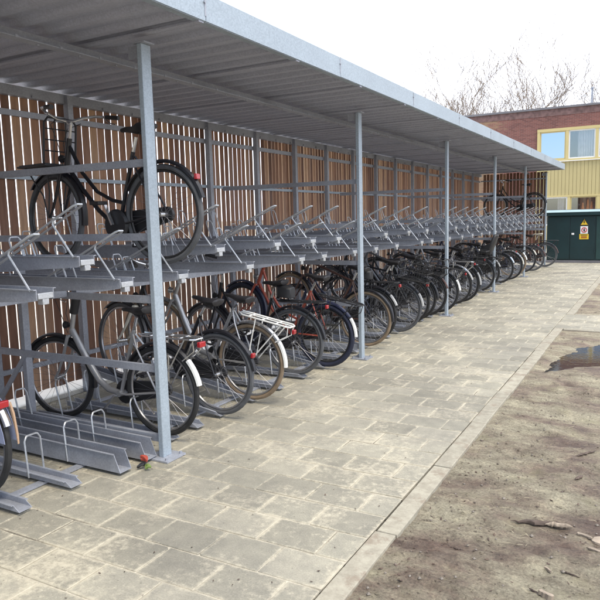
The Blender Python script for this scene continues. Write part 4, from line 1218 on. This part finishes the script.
# ================================================================ LITTER ON THE DIRT
def stick(name, mat, label, cat, x, y, L, w, h, ang, seed, tip=.3, z=0.0, group=None):
    rng = random.Random(seed); m = MB(); secs = []; n = 16
    for i in range(n + 1):
        t = i / n; k = min(1, (t + .02) / tip) * min(1, (1 - t + .05) / tip)
        cy_ = rng.gauss(0, w * .12); secs.append([((t - .5) * L, cy_ + w * k * math.cos(a) * .5 * rng.uniform(.8, 1.2), h * .5 + h * k * .5 * math.sin(a) * rng.uniform(.8, 1.2)) for a in [q * math.pi / 4 for q in range(8)]])
    m.loft(secs)
    o = m.build(name, mat); o.location = (x, y, dirt_h(x, y) + z); o.rotation_euler = (rng.gauss(0, .04), rng.gauss(0, .03), ang)
    return tag(o, label, cat, group)
def chip(label, x, y, L, w, ang, seed, mat='wood_chip', h=.008):
    rng = random.Random(seed); m = MB(); n = 7
    up_ = [((-.5 + k / n + rng.uniform(-.03, .03)) * L, w * (.5 + rng.uniform(-.16, .10)) * (1 if 0 < k < n else rng.uniform(.25, .9))) for k in range(n + 1)]
    dn_ = [((-.5 + k / n + rng.uniform(-.03, .03)) * L, -w * (.5 + rng.uniform(-.16, .10)) * (1 if 0 < k < n else rng.uniform(.25, .9))) for k in range(n + 1)]
    ring = dn_ + up_[::-1]; q = len(ring)
    bot = [(a, b_, 0) for a, b_ in ring]; top = [(a * .97, b_ * .86, h * (1 + .25 * math.sin(a / L * 4 + seed))) for a, b_ in ring]
    m.add(bot + top, [tuple(range(q - 1, -1, -1)), tuple(range(q, 2 * q))] + [(k, (k + 1) % q, (k + 1) % q + q, k + q) for k in range(q)])
    o = m.build('wood_chip', mat, smooth=False); o.location = (x, y, dirt_h(x, y) + .001); o.rotation_euler = (rng.gauss(0, .10), rng.gauss(0, .06), ang)
    return tag(o, label, 'wood chip', 'wood chips on the dirt')
def px(u, v, z=0.0):
    d = F * 644.58 + Rt * (u - 300) - Up * (v - 300); t = (z - 1.65) / d.z
    return d.x * t, d.y * t
def between(u0, v0, u1, v1):
    a = px(u0, v0); b_ = px(u1, v1); return (a[0] + b_[0]) / 2, (a[1] + b_[1]) / 2, math.hypot(a[0] - b_[0], a[1] - b_[1]), math.atan2(b_[1] - a[1], b_[0] - a[0])
x, y, L, a = between(512, 519, 574, 525); stick('broken_branch', 'dead_bark', 'long dark broken branch lying on the dirt, pale on top', 'branch', x, y, L * 1.05, .034, .030, a, 3, .35)
x, y, L, a = between(545, 524, 573, 526); stick('broken_branch', 'wood_chip', 'pale splintered piece lying against the long dark branch', 'branch', x, y - .01, L, .022, .03, a, 9, .3, z=.006)
x, y, L, a = between(577, 531, 592, 538); chip('small pale wood chip right of the long branch', x, y, L, .022, a, 1)
x, y, L, a = between(588, 547, 601, 552); chip('thin pale wood strip below the big pale chip at the right edge', x, y, L, .018, a, 2)
x, y, L, a = between(593, 540, 612, 536); chip('big pale flat chip cut by the right edge', x, y, L, .06, a, 4)
x, y, L, a = between(539, 589, 552, 597); chip('rectangular pale wood block near the bottom edge', x, y, L, .03, a, 6, h=.022)
x, y, L, a = between(545, 563, 551, 569); chip('tiny pale splinter between the long branch and the rectangular block', x, y, L, .012, a, 7)
x, y, L, a = between(560, 568, 580, 575); stick('twig', 'dead_bark', 'short bent twig above the bottom right corner', 'twig', x, y, L, .008, .008, a, 12)
x, y, L, a = between(528, 583, 540, 590); stick('twig', 'dead_bark', 'dark twig touching the rectangular pale block', 'twig', x, y, L, .010, .01, a, 14)
x, y, L, a = between(575, 457, 596, 452); stick('twig', 'dead_bark', 'dark bit of bark high on the right edge above the branch', 'twig', x, y, L, .02, .014, a, 15)
x, y, L, a = between(452, 544, 464, 547); stick('twig', 'dead_bark', 'small dark twig in the middle of the dirt left of the branch', 'twig', x, y, L, .014, .012, a, 16)
x, y, L, a = between(575, 478, 583, 474); stick('twig', 'dead_bark', 'short dark lump of bark between kerb and right edge', 'twig', x, y, L, .022, .018, a, 17)
# uncountable crumbs of leaf and bark
m = MB(); rng = random.Random(77)
for i in range(2600):
    y = .9 + rng.random() ** 1.6 * 8.6; x = KX1 + .03 + rng.random() ** 1.3 * (1.2 + y * .45)
    if poly_sd(x, y, PUD) < .06: continue
    if noise.noise(Vector((x * 1.6, y * 1.6, 0))) < -.1 and rng.random() < .75: continue
    s_ = rng.uniform(.004, .014) * (1.6 if rng.random() < .08 else 1); a = rng.uniform(0, 6.28); z = dirt_h(x, y) + .003
    e = rng.uniform(.25, .6)
    d1 = Vector((math.cos(a), math.sin(a), rng.uniform(-.15, .25))) * s_; d2 = Vector((-math.sin(a), math.cos(a), rng.uniform(-.2, .3))) * s_ * e
    p = Vector((x, y, z))
    m.add([p - d1, p - d2, p + d1 + Vector((0, 0, s_ * .3)), p + d2], [(0, 1, 2, 3)])
tag(m.build('leaf_litter', 'dark_leaf', smooth=False), 'dark crumbs of leaf and bark scattered over the dirt', 'leaf litter', kind='stuff')
m = MB()
for i in range(6500):        # dried mud crumbs
    y = .9 + rng.random() ** 1.5 * 7.5; x = KX1 + .01 + rng.random() ** 1.15 * (1.1 + y * .42)
    if poly_sd(x, y, PUD) < .05: continue
    dn_ = noise.noise(Vector((x * 2.3, y * 2.3, 7)))
    if dn_ < 0 and rng.random() < .7: continue
    s_ = rng.uniform(.002, .0065) * (2.0 if rng.random() < .05 else 1); c = Vector((x, y, dirt_h(x, y) + s_ * .25)); a = rng.uniform(0, 6.28)
    vs = [c + Vector((math.cos(a + t) * s_ * rng.uniform(.7, 1.3), math.sin(a + t) * s_ * rng.uniform(.5, 1.1), 0)) for t in (0, 1.57, 3.14, 4.71)] + [c + Vector((0, 0, s_ * .7))]
    m.add(vs, [(0, 1, 4), (1, 2, 4), (2, 3, 4), (3, 0, 4)])
tag(m.build('mud_crumbs', 'dirt', smooth=False), 'dried mud crumbs scattered over the bare ground', 'mud crumbs', kind='stuff')
m = MB()
for i in range(1500):        # bits of straw, root and dead grass
    y = .9 + rng.random() ** 1.4 * 8; x = KX1 + .02 + rng.random() ** 1.2 * (1.1 + y * .42)
    if poly_sd(x, y, PUD) < .06: continue
    if noise.noise(Vector((x * 1.3, y * 1.3, 21))) < -.05: continue
    L_ = rng.uniform(.015, .06); a = rng.gauss(.3, .9); z = dirt_h(x, y) + .004; d = Vector((math.cos(a), math.sin(a), 0)); n2 = Vector((-d.y, d.x, 0))
    p0 = Vector((x, y, z)); p1 = p0 + d * L_ * .5 + n2 * rng.gauss(0, .006) + Vector((0, 0, .004)); p2 = p0 + d * L_ + n2 * rng.gauss(0, .01)
    m.tube([p0, p1, p2], [.0009, .0013, .0007], 3)
tag(m.build('dead_grass', 'straw', smooth=False), 'thin straws and dead grass strewn over the bare ground', 'dead grass', kind='stuff')
m = MB()
for i in range(520):
    y = .9 + rng.random() ** 1.5 * 12; x = KX1 + .03 + rng.random() ** 1.5 * (1.2 + y * .4)
    if poly_sd(x, y, PUD) < .06 or BY0 - .1 < y < BY1 + .1: continue
    s_ = rng.uniform(.004, .012); z = dirt_h(x, y); c = Vector((x, y, z + s_ * .4))
    vs = [c + Vector((a, b_, g)) * s_ * rng.uniform(.7, 1.2) for a, b_, g in ((1, 0, 0), (0, 1, 0), (-1, 0, 0), (0, -1, 0), (0, 0, .8), (0, 0, -.8))]
    m.add(vs, [(0, 1, 4), (1, 2, 4), (2, 3, 4), (3, 0, 4), (1, 0, 5), (2, 1, 5), (3, 2, 5), (0, 3, 5)])
tag(m.build('pebbles', 'stone', smooth=False), 'small pebbles and clods scattered over the dirt', 'pebbles', kind='stuff')
# grit and crumbs blown in under the racks and along the paving
m = MB(); rng = random.Random(91)
for i in range(1500):
    y = .8 + rng.random() ** 1.4 * 12; x = rng.uniform(-4.9, -3.0) if rng.random() < .7 else rng.uniform(-3.0, -1.3)
    if x > -3 and rng.random() < .55: continue
    s_ = rng.uniform(.003, .010); a = rng.uniform(0, 6.28); z = .004
    d1 = Vector((math.cos(a), math.sin(a), rng.uniform(-.1, .2))) * s_; d2 = Vector((-math.sin(a), math.cos(a), .1)) * s_ * .5
    p = Vector((x, y, z)); m.add([p - d1, p - d2, p + d1 + Vector((0, 0, s_ * .3)), p + d2], [(0, 1, 2, 3)])
tag(m.build('grit', 'dark_leaf', smooth=False), 'dark grit and leaf crumbs blown over the paving under the racks', 'grit', kind='stuff')
# dropped red and green strap by the tray ends
sx, sy = -2.985, 3.135
st_ = thing('dropped_strap', 'crumpled red and lime green strap dropped at the end of the near bottom trays', 'strap', (sx, sy, 0))
def scribble(seed, n, sxx, syy, cz, r):
    rng = random.Random(seed); m = MB(); pts = [Vector((rng.uniform(-sxx, sxx), rng.uniform(-syy, syy), cz + rng.uniform(0, .03))) for _ in range(n)]
    out = []
    for i in range(n - 1):
        for t in (0, .33, .66): out.append(pts[i].lerp(pts[i + 1], t) + Vector((0, 0, .008 * math.sin(t * 3.1))))
    out.append(pts[-1]); m.tube(out, r, 6); return m
g = scribble(3, 6, .045, .04, .045, .012); g.build('red_webbing', 'coral', st_)
g = scribble(8, 5, .05, .03, .012, .010); o = g.build('green_webbing', 'lime', st_); o.location = (.03, -.01, 0)
g = scribble(12, 4, .04, .03, .012, .011); o = g.build('black_buckle', 'black_plastic', st_); o.location = (.02, -.02, 0)
